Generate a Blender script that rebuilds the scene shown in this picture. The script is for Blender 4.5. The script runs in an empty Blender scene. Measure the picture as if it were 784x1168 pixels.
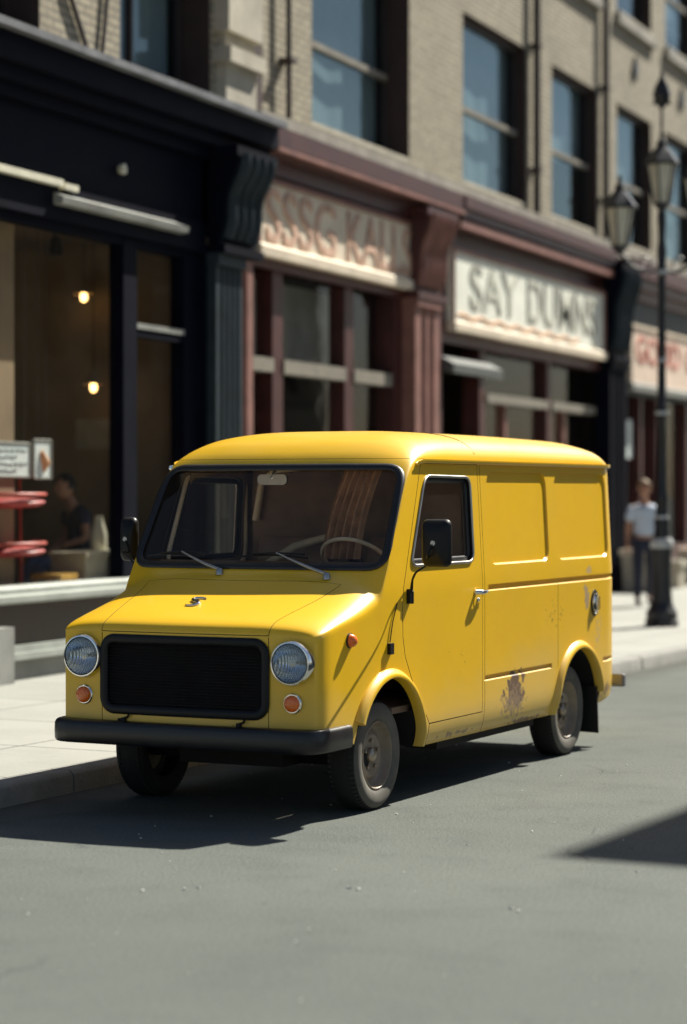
import bpy, bmesh, math, random
from mathutils import Vector, Matrix
from mathutils.bvhtree import BVHTree
random.seed(7)
R = math.radians
scene = bpy.context.scene
COL = scene.collection
OFF = {}                                   # world offset of each root (unrotated roots)

# ------------------------------------------------------------------ helpers
class MB:
    def __init__(s): s.v = []; s.f = []; s.m = []
    def face(s, pts, mi=0):
        b = len(s.v); s.v += [Vector(p) for p in pts]; s.f.append(list(range(b, b+len(pts)))); s.m.append(mi)
    def add(s, vs, fs, mi=0):
        b = len(s.v); s.v += [Vector(p) for p in vs]
        for f in fs: s.f.append([b+i for i in f]); s.m.append(mi)
    def box(s, x0, x1, y0, y1, z0, z1, mi=0):
        vs = [(x, y, z) for z in (z0, z1) for y in (y0, y1) for x in (x0, x1)]
        s.add(vs, [(0,2,3,1),(4,5,7,6),(0,1,5,4),(2,6,7,3),(0,4,6,2),(1,3,7,5)], mi); return s
    def loft(s, rings, cap=True, closed=True, mi=0):
        n = len(rings[0]); vs = [p for r in rings for p in r]; fs = []
        for i in range(len(rings)-1):
            for j in range(n if closed else n-1):
                k = (j+1) % n
                fs.append((i*n+j, i*n+k, (i+1)*n+k, (i+1)*n+j))
        if cap:
            fs.append(tuple(range(n))[::-1]); fs.append(tuple((len(rings)-1)*n+j for j in range(n)))
        s.add(vs, fs, mi); return s
    def prism(s, poly, axis, a, b, mi=0):
        def P(u, w, t):
            return {'x': (t, u, w), 'y': (u, t, w), 'z': (u, w, t)}[axis]
        return s.loft([[P(u, w, a) for u, w in poly], [P(u, w, b) for u, w in poly]], mi=mi)
    def tube(s, pts, r, n=8, cap=True, mi=0, flat=None):
        pts = [Vector(p) for p in pts]; rr = r if isinstance(r, (list, tuple)) else [r]*len(pts)
        rings = []; up = Vector((0, 0, 1)); t0 = (pts[1]-pts[0]).normalized()
        nrm = t0.cross(up if abs(t0.z) < .9 else Vector((1, 0, 0))).normalized()
        for i, p in enumerate(pts):
            t = ((pts[min(i+1, len(pts)-1)]-p).normalized() + (p-pts[max(i-1, 0)]).normalized()).normalized()
            nrm = (nrm - t*nrm.dot(t)).normalized(); bn = t.cross(nrm)
            rings.append([p + (nrm*math.cos(2*math.pi*k/n) + bn*math.sin(2*math.pi*k/n))*rr[i] for k in range(n)])
        return s.loft(rings, cap, True, mi)
    def loop_tube(s, pts, r, n=8, mi=0, w2=None, N=None):
        """closed tube; N = fixed normal (flattened across it with w2)"""
        pts = [Vector(p) for p in pts]; rings = []; L = len(pts)
        for i, p in enumerate(pts):
            t = (pts[(i+1) % L]-pts[i-1]).normalized()
            nn = Vector(N) if N else Vector((0, 0, 1))
            nn = (nn - t*nn.dot(t)).normalized(); b = t.cross(nn)
            rings.append([p + b*math.cos(2*math.pi*k/n)*r + nn*math.sin(2*math.pi*k/n)*(w2 or r) for k in range(n)])
        rings.append(rings[0]); return s.loft(rings, False, True, mi)
    def lathe(s, prof, c=(0, 0, 0), axis='z', n=24, mi=0, sq=1.0, cap=True):
        c = Vector(c); rings = []
        for r, h in prof:
            ring = []
            for k in range(n):
                a = 2*math.pi*(k+.5)/n; u, w = r*math.cos(a), r*math.sin(a)*sq
                ring.append(c + Vector({'z': (u, w, h), 'x': (h, u, w), 'y': (u, h, w)}[axis]))
            rings.append(ring)
        return s.loft(rings, cap, True, mi)
    def mesh(s, name, mats):
        me = bpy.data.meshes.new(name); me.from_pydata([tuple(p) for p in s.v], [], s.f)
        for m in mats: me.materials.append(m)
        for p, mi in zip(me.polygons, s.m): p.material_index = mi
        bm = bmesh.new(); bm.from_mesh(me); bmesh.ops.remove_doubles(bm, verts=bm.verts, dist=1e-5)
        bmesh.ops.recalc_face_normals(bm, faces=bm.faces); bm.to_mesh(me); bm.free(); return me
    def build(s, name, mats, parent=None, smooth=None, off=None):
        if not isinstance(mats, (list, tuple)): mats = [mats]
        o = Vector(OFF.get(parent.name, (0, 0, 0))) if parent else Vector((0, 0, 0))
        if off is not None: o = Vector(off)
        for p in s.v: p -= o
        ob = bpy.data.objects.new(name, s.mesh(name, mats)); COL.objects.link(ob)
        if parent: ob.parent = parent; OFF[ob.name] = OFF.get(parent.name, (0, 0, 0))
        elif off is not None: ob.location = o; OFF[ob.name] = tuple(o)
        if smooth: shade(ob.data, smooth)
        return ob

def shade(me, deg):
    for p in me.polygons: p.use_smooth = True
    me.set_sharp_from_angle(angle=R(deg))

def tag(o, label=None, cat=None, group=None, kind=None):
    if label: o['label'] = label
    if cat: o['category'] = cat
    if group: o['group'] = group
    if kind: o['kind'] = kind
    return o
def empty(name, loc, rz=0, label=None, cat=None, group=None):
    o = bpy.data.objects.new(name, None); COL.objects.link(o); o.location = loc; o.rotation_euler = (0, 0, rz)
    o.empty_display_size = .2
    OFF[o.name] = tuple(loc) if rz == 0 else (0, 0, 0)
    return tag(o, label, cat, group)

# ------------------------------------------------------------------ materials
def newmat(name):
    m = bpy.data.materials.new(name); m.use_nodes = True; nt = m.node_tree
    return m, nt, nt.nodes['Principled BSDF']
def N(nt, t, **k):
    n = nt.nodes.new(t)
    for a, b in k.items():
        if a in n.inputs.keys(): n.inputs[a].default_value = b
        else: setattr(n, a, b)
    return n
def L(nt, a, b): nt.links.new(a, b)
def mixc(nt, fac, a, b):
    n = nt.nodes.new('ShaderNodeMix'); n.data_type = 'RGBA'
    for s, v in ((0, fac), (6, a), (7, b)):
        if hasattr(v, 'is_output'): L(nt, v, n.inputs[s])
        else: n.inputs[s].default_value = v if s == 0 else (*v[:3], 1)
    return n.outputs[2]
def math_(nt, op, a, b=None, clamp=False):
    n = nt.nodes.new('ShaderNodeMath'); n.operation = op; n.use_clamp = clamp
    for i, v in enumerate((a, b)):
        if v is None: continue
        if hasattr(v, 'is_output'): L(nt, v, n.inputs[i])
        else: n.inputs[i].default_value = v
    return n.outputs[0]
def ramp(nt, v, a, b):
    n = nt.nodes.new('ShaderNodeMapRange'); L(nt, v, n.inputs[0]); n.inputs[1].default_value = a; n.inputs[2].default_value = b
    return n.outputs[0]
def noise(nt, co, scale, detail=4, rough=.55):
    n = N(nt, 'ShaderNodeTexNoise'); n.inputs['Scale'].default_value = scale; n.inputs['Detail'].default_value = detail
    n.inputs['Roughness'].default_value = rough
    if co is not None: L(nt, co, n.inputs['Vector'])
    return n.outputs['Fac']
def coord(nt): return nt.nodes.new('ShaderNodeTexCoord').outputs['Object']
def bump(nt, h, st, d, bs):
    n = N(nt, 'ShaderNodeBump'); n.inputs['Strength'].default_value = st; n.inputs['Distance'].default_value = d
    L(nt, h, n.inputs['Height']); L(nt, n.outputs[0], bs.inputs['Normal'])
def plain(name, col, rough=.5, metal=0, var=.15, scale=6, bmp=0, coat=0, spec=.5):
    m, nt, bs = newmat(name); co = coord(nt)
    f = noise(nt, co, scale, 6)
    a = [c*(1-var) for c in col]; b = [min(1, c*(1+var)) for c in col]
    L(nt, mixc(nt, ramp(nt, f, .3, .7), a, b), bs.inputs['Base Color'])
    L(nt, math_(nt, 'ADD', math_(nt, 'MULTIPLY', f, .2), rough-.1, True), bs.inputs['Roughness'])
    bs.inputs['Metallic'].default_value = metal; bs.inputs['Coat Weight'].default_value = coat
    bs.inputs['Specular IOR Level'].default_value = spec
    if bmp: bump(nt, noise(nt, co, scale*8, 5), .5, bmp, bs)
    return m
def emit(name, col, st):
    m, nt, bs = newmat(name); bs.inputs['Base Color'].default_value = (*col, 1)
    bs.inputs['Emission Color'].default_value = (*col, 1); bs.inputs['Emission Strength'].default_value = st; return m
def glass(name, tint, r0=.045, rough=.02, dirt=.0, mx=1.0, refl=(.95, .97, 1)):
    m, nt, bs = newmat(name); nt.nodes.remove(bs); out = nt.nodes['Material Output']
    lw = N(nt, 'ShaderNodeLayerWeight'); lw.inputs['Blend'].default_value = .5
    f = math_(nt, 'ADD', math_(nt, 'MULTIPLY', math_(nt, 'POWER', lw.outputs['Facing'], 4.0), mx), r0, True)
    tr = N(nt, 'ShaderNodeBsdfTransparent'); tr.inputs[0].default_value = (*tint, 1)
    gl = N(nt, 'ShaderNodeBsdfGlossy'); gl.inputs['Roughness'].default_value = rough; gl.inputs[0].default_value = (*refl, 1)
    mx = N(nt, 'ShaderNodeMixShader'); L(nt, f, mx.inputs[0]); L(nt, tr.outputs[0], mx.inputs[1]); L(nt, gl.outputs[0], mx.inputs[2])
    last = mx
    if dirt:
        df = N(nt, 'ShaderNodeBsdfDiffuse'); df.inputs[0].default_value = (.45, .42, .36, 1)
        m2 = N(nt, 'ShaderNodeMixShader'); co = coord(nt)
        L(nt, math_(nt, 'MULTIPLY', noise(nt, co, 2.5, 5), dirt), m2.inputs[0]); L(nt, mx.outputs[0], m2.inputs[1]); L(nt, df.outputs[0], m2.inputs[2]); last = m2
    co = coord(nt); nb = N(nt, 'ShaderNodeBump'); nb.inputs['Strength'].default_value = .12; nb.inputs['Distance'].default_value = .02
    L(nt, noise(nt, co, 1.3, 2), nb.inputs['Height']); L(nt, nb.outputs[0], gl.inputs['Normal'])
    L(nt, last.outputs[0], out.inputs[0]); return m

def brick_mat(name, c1, c2, mortar, sc=1.0):
    m, nt, bs = newmat(name); co = coord(nt)
    sx = N(nt, 'ShaderNodeSeparateXYZ'); L(nt, co, sx.inputs[0])
    cb = N(nt, 'ShaderNodeCombineXYZ'); L(nt, math_(nt, 'ADD', sx.outputs[1], sx.outputs[0]), cb.inputs[0]); L(nt, sx.outputs[2], cb.inputs[1])
    bt = N(nt, 'ShaderNodeTexBrick'); L(nt, cb.outputs[0], bt.inputs['Vector'])
    bt.inputs['Color1'].default_value = (*c1, 1); bt.inputs['Color2'].default_value = (*c2, 1); bt.inputs['Mortar'].default_value = (*mortar, 1)
    bt.inputs['Scale'].default_value = sc; bt.inputs['Mortar Size'].default_value = .013; bt.inputs['Brick Width'].default_value = .23
    bt.inputs['Row Height'].default_value = .078; bt.inputs['Bias'].default_value = -.1
    st = noise(nt, co, .7, 6, .65); st2 = noise(nt, co, 9, 4)
    c = mixc(nt, ramp(nt, st, .52, .78), bt.outputs['Color'], [k*.6 for k in c1])
    c = mixc(nt, math_(nt, 'MULTIPLY', ramp(nt, st2, .45, .8), .35), c, [k*1.25 for k in c2])
    L(nt, c, bs.inputs['Base Color']); bs.inputs['Roughness'].default_value = .9
    bump(nt, math_(nt, 'SUBTRACT', math_(nt, 'MULTIPLY', st2, .4), bt.outputs['Fac']), .7, .012, bs); return m

def asphalt_mat():
    m, nt, bs = newmat('asphalt'); co = coord(nt)
    big = noise(nt, co, .35, 5, .6); mid = noise(nt, co, 2.2, 6, .6); fine = noise(nt, co, 62, 4, .75)
    c = mixc(nt, ramp(nt, big, .3, .7), (.084, .094, .086), (.118, .129, .117))
    c = mixc(nt, math_(nt, 'MULTIPLY', ramp(nt, mid, .5, .75), .45), c, (.062, .070, .067))
    c = mixc(nt, math_(nt, 'MULTIPLY', ramp(nt, fine, .46, .68), .48), c, (.185, .20, .186))
    c = mixc(nt, math_(nt, 'MULTIPLY', math_(nt, 'SUBTRACT', 1.0, ramp(nt, fine, .34, .46)), .5), c, (.030, .034, .033))
    sx = N(nt, 'ShaderNodeSeparateXYZ'); L(nt, co, sx.inputs[0])
    dk = math_(nt, 'SUBTRACT', math_(nt, 'SUBTRACT', sx.outputs[0], 3.60), math_(nt, 'MULTIPLY', math_(nt, 'ADD', sx.outputs[1], 5.2), .07))
    gd = math_(nt, 'SUBTRACT', 1.0, ramp(nt, math_(nt, 'ADD', dk, math_(nt, 'MULTIPLY', mid, -.5)), -.2, .25))
    c = mixc(nt, math_(nt, 'MULTIPLY', gd, .55), c, (.045, .040, .032))
    v = N(nt, 'ShaderNodeTexVoronoi'); v.feature = 'DISTANCE_TO_EDGE'; v.inputs['Scale'].default_value = .33
    wv = N(nt, 'ShaderNodeVectorMath'); wv.operation = 'ADD'; nz = N(nt, 'ShaderNodeTexNoise'); nz.inputs['Scale'].default_value = 1.4; nz.inputs['Detail'].default_value = 6
    L(nt, co, nz.inputs['Vector']); L(nt, co, wv.inputs[0]); L(nt, nz.outputs['Color'], wv.inputs[1]); L(nt, wv.outputs[0], v.inputs['Vector'])
    cr = math_(nt, 'SUBTRACT', 1.0, ramp(nt, v.outputs['Distance'], .0, .006))
    cr = math_(nt, 'MULTIPLY', cr, ramp(nt, noise(nt, co, .8, 2), .56, .66))
    c = mixc(nt, math_(nt, 'MULTIPLY', cr, .55), c, (.035, .037, .04))
    v2 = N(nt, 'ShaderNodeTexVoronoi'); v2.inputs['Scale'].default_value = 3.3; L(nt, co, v2.inputs['Vector'])
    sp = math_(nt, 'SUBTRACT', 1.0, ramp(nt, v2.outputs['Distance'], .035, .06))
    sp = math_(nt, 'MULTIPLY', sp, ramp(nt, noise(nt, co, 4.1, 1), .53, .56))
    c = mixc(nt, math_(nt, 'MULTIPLY', sp, .7), c, (.04, .04, .04))
    L(nt, c, bs.inputs['Base Color']); bs.inputs['Specular IOR Level'].default_value = .12
    L(nt, math_(nt, 'ADD', math_(nt, 'MULTIPLY', mid, .25), .68, True), bs.inputs['Roughness'])
    bump(nt, math_(nt, 'ADD', fine, math_(nt, 'MULTIPLY', mid, .6)), .8, .008, bs); return m

def walk_mat():
    m, nt, bs = newmat('sidewalk_concrete'); co = coord(nt)
    mp = N(nt, 'ShaderNodeMapping'); mp.inputs['Rotation'].default_value = (0, 0, R(4.5)); L(nt, co, mp.inputs[0])
    bt = N(nt, 'ShaderNodeTexBrick'); L(nt, mp.outputs[0], bt.inputs['Vector'])
    bt.offset = 0; bt.inputs['Scale'].default_value = 1; bt.inputs['Brick Width'].default_value = 1.5; bt.inputs['Row Height'].default_value = 1.35
    bt.inputs['Mortar Size'].default_value = .011; bt.inputs['Color1'].default_value = (.265, .27, .246, 1); bt.inputs['Color2'].default_value = (.305, .306, .28, 1)
    bt.inputs['Mortar'].default_value = (.08, .08, .073, 1)
    c = mixc(nt, math_(nt, 'MULTIPLY', ramp(nt, noise(nt, co, 1.1, 7, .65), .45, .75), .5), bt.outputs['Color'], (.20, .197, .178))
    c = mixc(nt, math_(nt, 'MULTIPLY', ramp(nt, noise(nt, co, 26, 4), .5, .8), .4), c, (.36, .353, .325))
    L(nt, c, bs.inputs['Base Color']); bs.inputs['Roughness'].default_value = .85
    bump(nt, math_(nt, 'SUBTRACT', math_(nt, 'MULTIPLY', noise(nt, co, 60, 3), .3), bt.outputs['Fac']), .5, .008, bs); return m

def paint_mat():
    m, nt, bs = newmat('yellow_paint'); co = coord(nt)
    f = noise(nt, co, 1.6, 6, .6)
    c = mixc(nt, ramp(nt, f, .3, .75), (.84, .492, .004), (.79, .458, .010))
    sx = N(nt, 'ShaderNodeSeparateXYZ'); L(nt, co, sx.inputs[0])
    # paler, rougher tone on the lower panels (uneven upper edge)
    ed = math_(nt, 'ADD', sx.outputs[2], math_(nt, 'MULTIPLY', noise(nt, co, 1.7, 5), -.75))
    low_tone = math_(nt, 'MULTIPLY', math_(nt, 'SUBTRACT', 1.0, ramp(nt, ed, .05, .42)), .5)
    c = mixc(nt, low_tone, c, (.60, .42, .13))
    def spot(y, z, ry, rz, thr, sc, colr, st, c, seed=0):
        mp = N(nt, 'ShaderNodeCombineXYZ')
        dy = math_(nt, 'DIVIDE', math_(nt, 'SUBTRACT', sx.outputs[1], y), ry); dz = math_(nt, 'DIVIDE', math_(nt, 'SUBTRACT', sx.outputs[2], z), rz)
        d = math_(nt, 'SQRT', math_(nt, 'ADD', math_(nt, 'MULTIPLY', dy, dy), math_(nt, 'MULTIPLY', dz, dz)))
        v = math_(nt, 'ADD', math_(nt, 'SUBTRACT', 1.0, d), math_(nt, 'MULTIPLY', math_(nt, 'SUBTRACT', noise(nt, co, sc, 6, .62), .5), 2.6))
        k = math_(nt, 'MULTIPLY', ramp(nt, v, thr, thr+.12), st)
        k = math_(nt, 'MULTIPLY', k, math_(nt, 'GREATER_THAN', sx.outputs[0], .6))
        return mixc(nt, k, c, colr)
    c = spot(2.02, .50, .21, .16, .30, 11, (.115, .064, .048), .95, c)
    c = spot(2.0, .44, .34, .17, .50, 30, (.30, .19, .10), .75, c)
    c = spot(2.25, .315, .42, .035, .45, 16, (.17, .08, .035), .85, c)
    c = spot(1.15, .33, .5, .03, .62, 19, (.2, .09, .035), .8, c)
    c = spot(3.68, .40, .12, .06, .5, 22, (.22, .11, .05), .8, c)
    c = spot(3.28, 1.03, .07, .13, .40, 17, (.33, .26, .22), .8, c)
    c = spot(3.33, 1.21, .09, .05, .45, 23, (.45, .34, .22), .7, c)
    c = spot(3.50, .80, .18, .3, .78, 30, (.55, .40, .2), .7, c)
    c = spot(2.7, .95, 1.1, .5, 1.14, 38, (.10, .05, .04), .9, c)
    c = spot(1.2, .8, .9, .5, 1.27, 44, (.10, .05, .04), .9, c)
    L(nt, c, bs.inputs['Base Color'])
    L(nt, math_(nt, 'ADD', math_(nt, 'MULTIPLY', f, .18), math_(nt, 'MULTIPLY', low_tone, .3)), bs.inputs['Roughness'])
    nt.links.remove(bs.inputs['Roughness'].links[0])
    L(nt, math_(nt, 'ADD', math_(nt, 'ADD', math_(nt, 'MULTIPLY', f, .18), math_(nt, 'MULTIPLY', low_tone, .35)), .31, True), bs.inputs['Roughness'])
    bs.inputs['Coat Weight'].default_value = .45; bs.inputs['Coat Roughness'].default_value = .16
    bump(nt, math_(nt, 'ADD', noise(nt, co, 2.2, 2), math_(nt, 'MULTIPLY', noise(nt, co, 260, 2), .02)), .4, .009, bs)
    return m

M = dict(
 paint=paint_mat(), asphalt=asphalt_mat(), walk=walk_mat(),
 kerb=plain('kerb_stone', (.22, .217, .20), .85, var=.2, scale=5, bmp=.01),
 black=plain('black_plastic', (.008, .008, .009), .45, var=.3, spec=.25), bumper=plain('bumper_black', (.010, .009, .0095), .36, var=.35, scale=9),
 rubber=plain('gasket_rubber', (.009, .009, .010), .45), under=plain('underbody', (.007, .006, .0055), .9, var=.4),
 inter=plain('cab_trim', (.22, .145, .10), .75, var=.25), seat=plain('seat_vinyl', (.26, .17, .12), .5, var=.2),
 cream=plain('cream_trim', (.78, .68, .50), .6), reflection_sheet=plain('brown_reflection', (.46, .29, .18), .85, var=.3, scale=14),
 chrome=plain('chrome', (.78, .78, .76), .13, 1, var=.08), alu=plain('alloy_trim', (.42, .41, .39), .42, 1, var=.15),
 tyre=plain('tyre_rubber', (.011, .0105, .010), .8, var=.35, scale=12), tyre_wall=plain('tyre_sidewall', (.115, .105, .088), .85, var=.3, scale=7),
 rim=plain('rim_paint', (.25, .195, .14), .45, var=.3, scale=9), hub=plain('hub_metal', (.36, .31, .25), .35, .8),
 orange=None, lens=None,
 navy=plain('navy_paint', (.003, .004, .010), .65, var=.25, scale=3, spec=.06), navy2=plain('navy_pilaster', (.020, .030, .038), .55, var=.25, scale=4, spec=.2),
 navytop=plain('weathered_lead', (.13, .135, .15), .6, var=.3, scale=4),
 red=plain('oxblood_paint', (.058, .015, .013), .5, var=.3, scale=3), redlit=plain('oxblood_lit', (.22, .10, .08), .6, var=.25, scale=4),  # redlit: the oxblood again, with its sunlit pink put into the colour
 pale=plain('pale_paint', (.31, .335, .305), .6, var=.15, scale=3), bone=plain('sign_cream', (.70, .60, .47), .7, var=.14, scale=2.5),
 bone2=plain('sign_white', (.76, .77, .68), .7, var=.12, scale=2.5), pinkcream=plain('sign_pinkish', (.66, .52, .42), .7, var=.16, scale=2.5),
 brickred=plain('letter_red', (.53, .34, .25), .75, var=.4, scale=6), letgrey=plain('letter_grey', (.41, .41, .35), .75, var=.45, scale=6),
 letrose=plain('letter_rose', (.50, .17, .13), .75, var=.25, scale=6), letorange=plain('letter_orange', (.72, .36, .18), .75, var=.2, scale=6),
 stone=plain('stone_band', (.27, .25, .21), .85, var=.3, scale=2.5, bmp=.012), stonelit=plain('pale_stone', (.42, .385, .31), .85, var=.2, scale=3, bmp=.012),
 plinth=plain('grey_plinth', (.22, .225, .21), .7, var=.2, scale=3), hoodgrey=plain('hood_lead', (.06, .068, .065), .7, var=.2), galv=plain('galvanised', (.16, .16, .165), .35, var=.3), slat=plain('grille_slat', (.035, .028, .025), .45), sashdark=plain('sash_paint', (.035, .024, .022), .5, var=.3),
 sashpale=plain('sash_pale', (.21, .19, .155), .6, var=.2), blind=plain('window_blind', (.60, .61, .55), .8, var=.12, scale=1.5),
 reveal=plain('shaded_reveal', (.042, .026, .024), .85, var=.3, scale=3), pipe=plain('downpipe', (.045, .032, .028), .6, var=.3),  # reveal: shade inside the window openings put into the colour
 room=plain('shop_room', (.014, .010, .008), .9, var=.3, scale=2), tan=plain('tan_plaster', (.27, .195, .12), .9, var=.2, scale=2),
 ceil=plain('shop_ceiling', (.20, .135, .085), .9, var=.2, scale=2), wood=plain('yellow_wood', (.62, .36, .07), .6, var=.25, scale=8), dwood=plain('dark_wood', (.035, .022, .015), .6, var=.3),
 redvinyl=plain('red_vinyl', (.36, .035, .035), .42, var=.2), redmetal=plain('red_metal', (.40, .05, .03), .45, var=.2),
 card=plain('beige_crate', (.36, .32, .24), .8, var=.15), whiteplas=plain('cream_plastic', (.62, .60, .48), .5, var=.1), paper=plain('pale_paper', (.74, .82, .82), .8, var=.1), ink=plain('grey_ink', (.3, .36, .37), .8),
 skin=plain('skin', (.42, .22, .14), .55, var=.1), shirt_b=plain('blue_shirt', (.54, .62, .74), .85, var=.12), trouser=plain('navy_trouser', (.022, .026, .048), .85, var=.2),
 tee=plain('navy_tee', (.024, .028, .052), .85, var=.2), denim=plain('denim', (.16, .21, .30), .85, var=.2), hair_g=plain('fair_hair', (.36, .27, .17), .7, var=.25, scale=30), hair_d=plain('dark_hair', (.02, .014, .011), .6, var=.3, scale=30), shoe=plain('shoe_leather', (.025, .02, .018), .5),
 iron=plain('lamp_iron', (.012, .013, .017), .42, var=.35, scale=9), scuff=plain('scuffed_silver', (.45, .46, .46), .5, var=.3, scale=14), frost=plain('frosted_glass', (.60, .56, .45), .35, var=.1),
 bulb=emit('warm_bulb', (1, .60, .20), 4), brick=brick_mat('buff_brick', (.29, .25, .18), (.39, .345, .25), (.165, .148, .115)),
 brick_opp=brick_mat('red_brick', (.24, .10, .07), (.30, .14, .09), (.30, .27, .24)), scrap=plain('paper_scrap', (.62, .62, .56), .8),
 wglass=glass('van_glass', (.92, .83, .74), .028, .012, .03, .9, (.95, .84, .74)), sglass=glass('shop_glass', (.90, .90, .88), .03, .03, .01, .32), uglass=glass('upper_glass', (.50, .60, .66), .05, .04, .03, .8, (.58, .76, .84)),
 roofm=plain('roof_felt', (.06, .06, .06), .9), gloss_d=plain('lens_dark', (.02, .02, .02), .2),
)
def lensmat(name, col, rough=.08, tw=.0):
    m, nt, bs = newmat(name); co = coord(nt)
    if not tw:
        bs.inputs['Base Color'].default_value = (*col, 1); bs.inputs['Roughness'].default_value = rough; return m
    w = N(nt, 'ShaderNodeTexWave'); w.inputs['Scale'].default_value = 26; w.inputs['Distortion'].default_value = .4; L(nt, co, w.inputs['Vector'])
    bs.inputs['Base Color'].default_value = (*col, 1); bs.inputs['Roughness'].default_value = rough
    bs.inputs['Coat Weight'].default_value = .6; bump(nt, w.outputs['Fac'], .4, .004, bs); return m
M['orange'] = lensmat('amber_lens', (.80, .15, .01), .2, 1)
M['lens'] = glass('headlamp_glass', (.88, .92, .95), .06, .03, 0, .6)
_l = M['lens'].node_tree; _w = N(_l, 'ShaderNodeTexWave'); _w.inputs['Scale'].default_value = 22; L(_l, coord(_l), _w.inputs['Vector'])
for _n in _l.nodes:
    if _n.type == 'BUMP': L(_l, _w.outputs['Fac'], _n.inputs['Height']); _n.inputs['Strength'].default_value = .25; _n.inputs['Distance'].default_value = .004
M['reflector'] = lensmat('headlamp_reflector', (.66, .70, .75), .10, 1); M['reflector'].node_tree.nodes['Principled BSDF'].inputs['Metallic'].default_value = 1

# ------------------------------------------------------------------ world, sun, camera
SUN = Vector((.325, .885, 1.0)).normalized()
elev = math.asin(SUN.z)
w = bpy.data.worlds.new('World'); scene.world = w; w.use_nodes = True
nt = w.node_tree; bg = nt.nodes['Background']; sky = nt.nodes.new('ShaderNodeTexSky'); sky.sky_type = 'NISHITA'; sky.sun_disc = False
sky.sun_elevation = elev; sky.sun_rotation = math.atan2(SUN.x, SUN.y); sky.air_density = 1.0; sky.dust_density = 1.2; sky.ozone_density = 1.0
nt.links.new(sky.outputs[0], bg.inputs[0]); bg.inputs[1].default_value = .044
sl = bpy.data.lights.new('sun', 'SUN'); sl.energy = 5.0; sl.angle = R(.4); sl.color = (1, .95, .83)
so = bpy.data.objects.new('sun', sl); COL.objects.link(so); so.rotation_euler = (-SUN).to_track_quat('-Z', 'Y').to_euler(); so.location = SUN*60

cam = bpy.data.cameras.new('camera'); co_ = bpy.data.objects.new('camera', cam); COL.objects.link(co_)
co_.location = (9.9605, -16.7836, 1.72); co_.rotation_euler = (R(90), 0, math.atan2(1058, 2600))
cam.sensor_width = 36; cam.lens = 2600/1168*36; cam.shift_y = -22/1168; cam.clip_end = 2000; cam.clip_start = .1
cam.dof.use_dof = True; cam.dof.focus_distance = 12.7; cam.dof.aperture_fstop = 1.12
scene.camera = co_
vs = scene.view_settings; vs.view_transform = 'Standard'; vs.look = 'None'; vs.exposure = 1.06; vs.gamma = 1
scene.render.engine = 'CYCLES'; scene.cycles.max_bounces = 8; scene.cycles.transparent_max_bounces = 12; scene.cycles.caustics_reflective = False; scene.cycles.caustics_refractive = False

# ------------------------------------------------------------------ ground
def kx(y): return 3.60 + .070*(y+5.2)            # near kerb line
def kx2(y): return 10.75 + .083*(y+5.2)           # far kerb line
def slab(name, mat, pts, z0, z1, kind='structure'):
    o = MB().prism(pts, 'z', z0, z1).build(name, mat); return tag(o, kind=kind)
o = MB(); o.face([(-600, -600, 0), (600, -600, 0), (600, 600, 0), (-600, 600, 0)]); tag(o.build('road', M['asphalt']), kind='structure')
slab('sidewalk', M['walk'], [(-6, -60), (kx(-60)-.16, -60), (kx(60)-.16, 60), (-6, 60)], -.2, .128)
slab('sidewalk_opposite', M['walk'], [(kx2(-60)+.16, -60), (22, -60), (26, 60), (kx2(60)+.16, 60)], -.2, .128)
def kerb(name, fx, sgn):
    mb = MB(); y = -60
    while y < 60:
        ln = random.uniform(1.0, 1.5); j = random.uniform(-.004, .004); a, b = y+.006, y+ln-.006
        x0, x1 = (fx(a)-.15*sgn, fx(a)+j), (fx(b)-.15*sgn, fx(b)+j)
        h = .132+random.uniform(-.004, .004); bev = .022*sgn
        rings = [[(p[0], yy, -.1), (p[1]+.012*sgn, yy, -.1), (p[1], yy, h-.03), (p[1]-bev, yy, h-.004), (p[1]-2*bev, yy, h), (p[0], yy, h)] for p, yy in ((x0, a), (x1, b))]
        mb.loft(rings); y += ln
    tag(mb.build(name, M['kerb'], smooth=40), kind='structure')
kerb('kerb', kx, 1); kerb('kerb_opposite', kx2, -1)

# ------------------------------------------------------------------ van (local frame: +X its left side, +Y rearward)
VAN = empty('van', (4.7153, -5.41, 0), -R(4.21), 'old yellow delivery van with black grille parked by the kerb', 'van')

BX = .968
def lerpk(keys, t):
    if t <= keys[0][0]: return keys[0][1]
    for (a, va), (b, vb) in zip(keys, keys[1:]):
        if t <= b:
            u = (t-a)/(b-a); return va+(vb-va)*u
    return keys[-1][1]
def smk(keys, t):           # smooth-ish (Catmull) key interpolation
    ks = keys
    if t <= ks[0][0]: return ks[0][1]
    if t >= ks[-1][0]: return ks[-1][1]
    for i in range(len(ks)-1):
        if t <= ks[i+1][0]:
            x0, y0 = ks[i]; x1, y1 = ks[i+1]; h = x1-x0; u = (t-x0)/h
            def sl(j):
                if j == 0: return (ks[1][1]-ks[0][1])/(ks[1][0]-ks[0][0])
                if j == len(ks)-1: return (ks[-1][1]-ks[-2][1])/(ks[-1][0]-ks[-2][0])
                a = (ks[j][1]-ks[j-1][1])/(ks[j][0]-ks[j-1][0]); b = (ks[j+1][1]-ks[j][1])/(ks[j+1][0]-ks[j][0])
                return 0 if a*b <= 0 else 2*a*b/(a+b)
            m0, m1 = sl(i), sl(i+1)
            return (2*u**3-3*u*u+1)*y0+(u**3-2*u*u+u)*h*m0+(-2*u**3+3*u*u)*y1+(u**3-u*u)*h*m1
W = .81
def hw(z): return W - .038*max(0, min(1, (z-1.2)/.7)) - .03*max(0, (.46-z)/.16)**2*(1 if z < .46 else 0)
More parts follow.
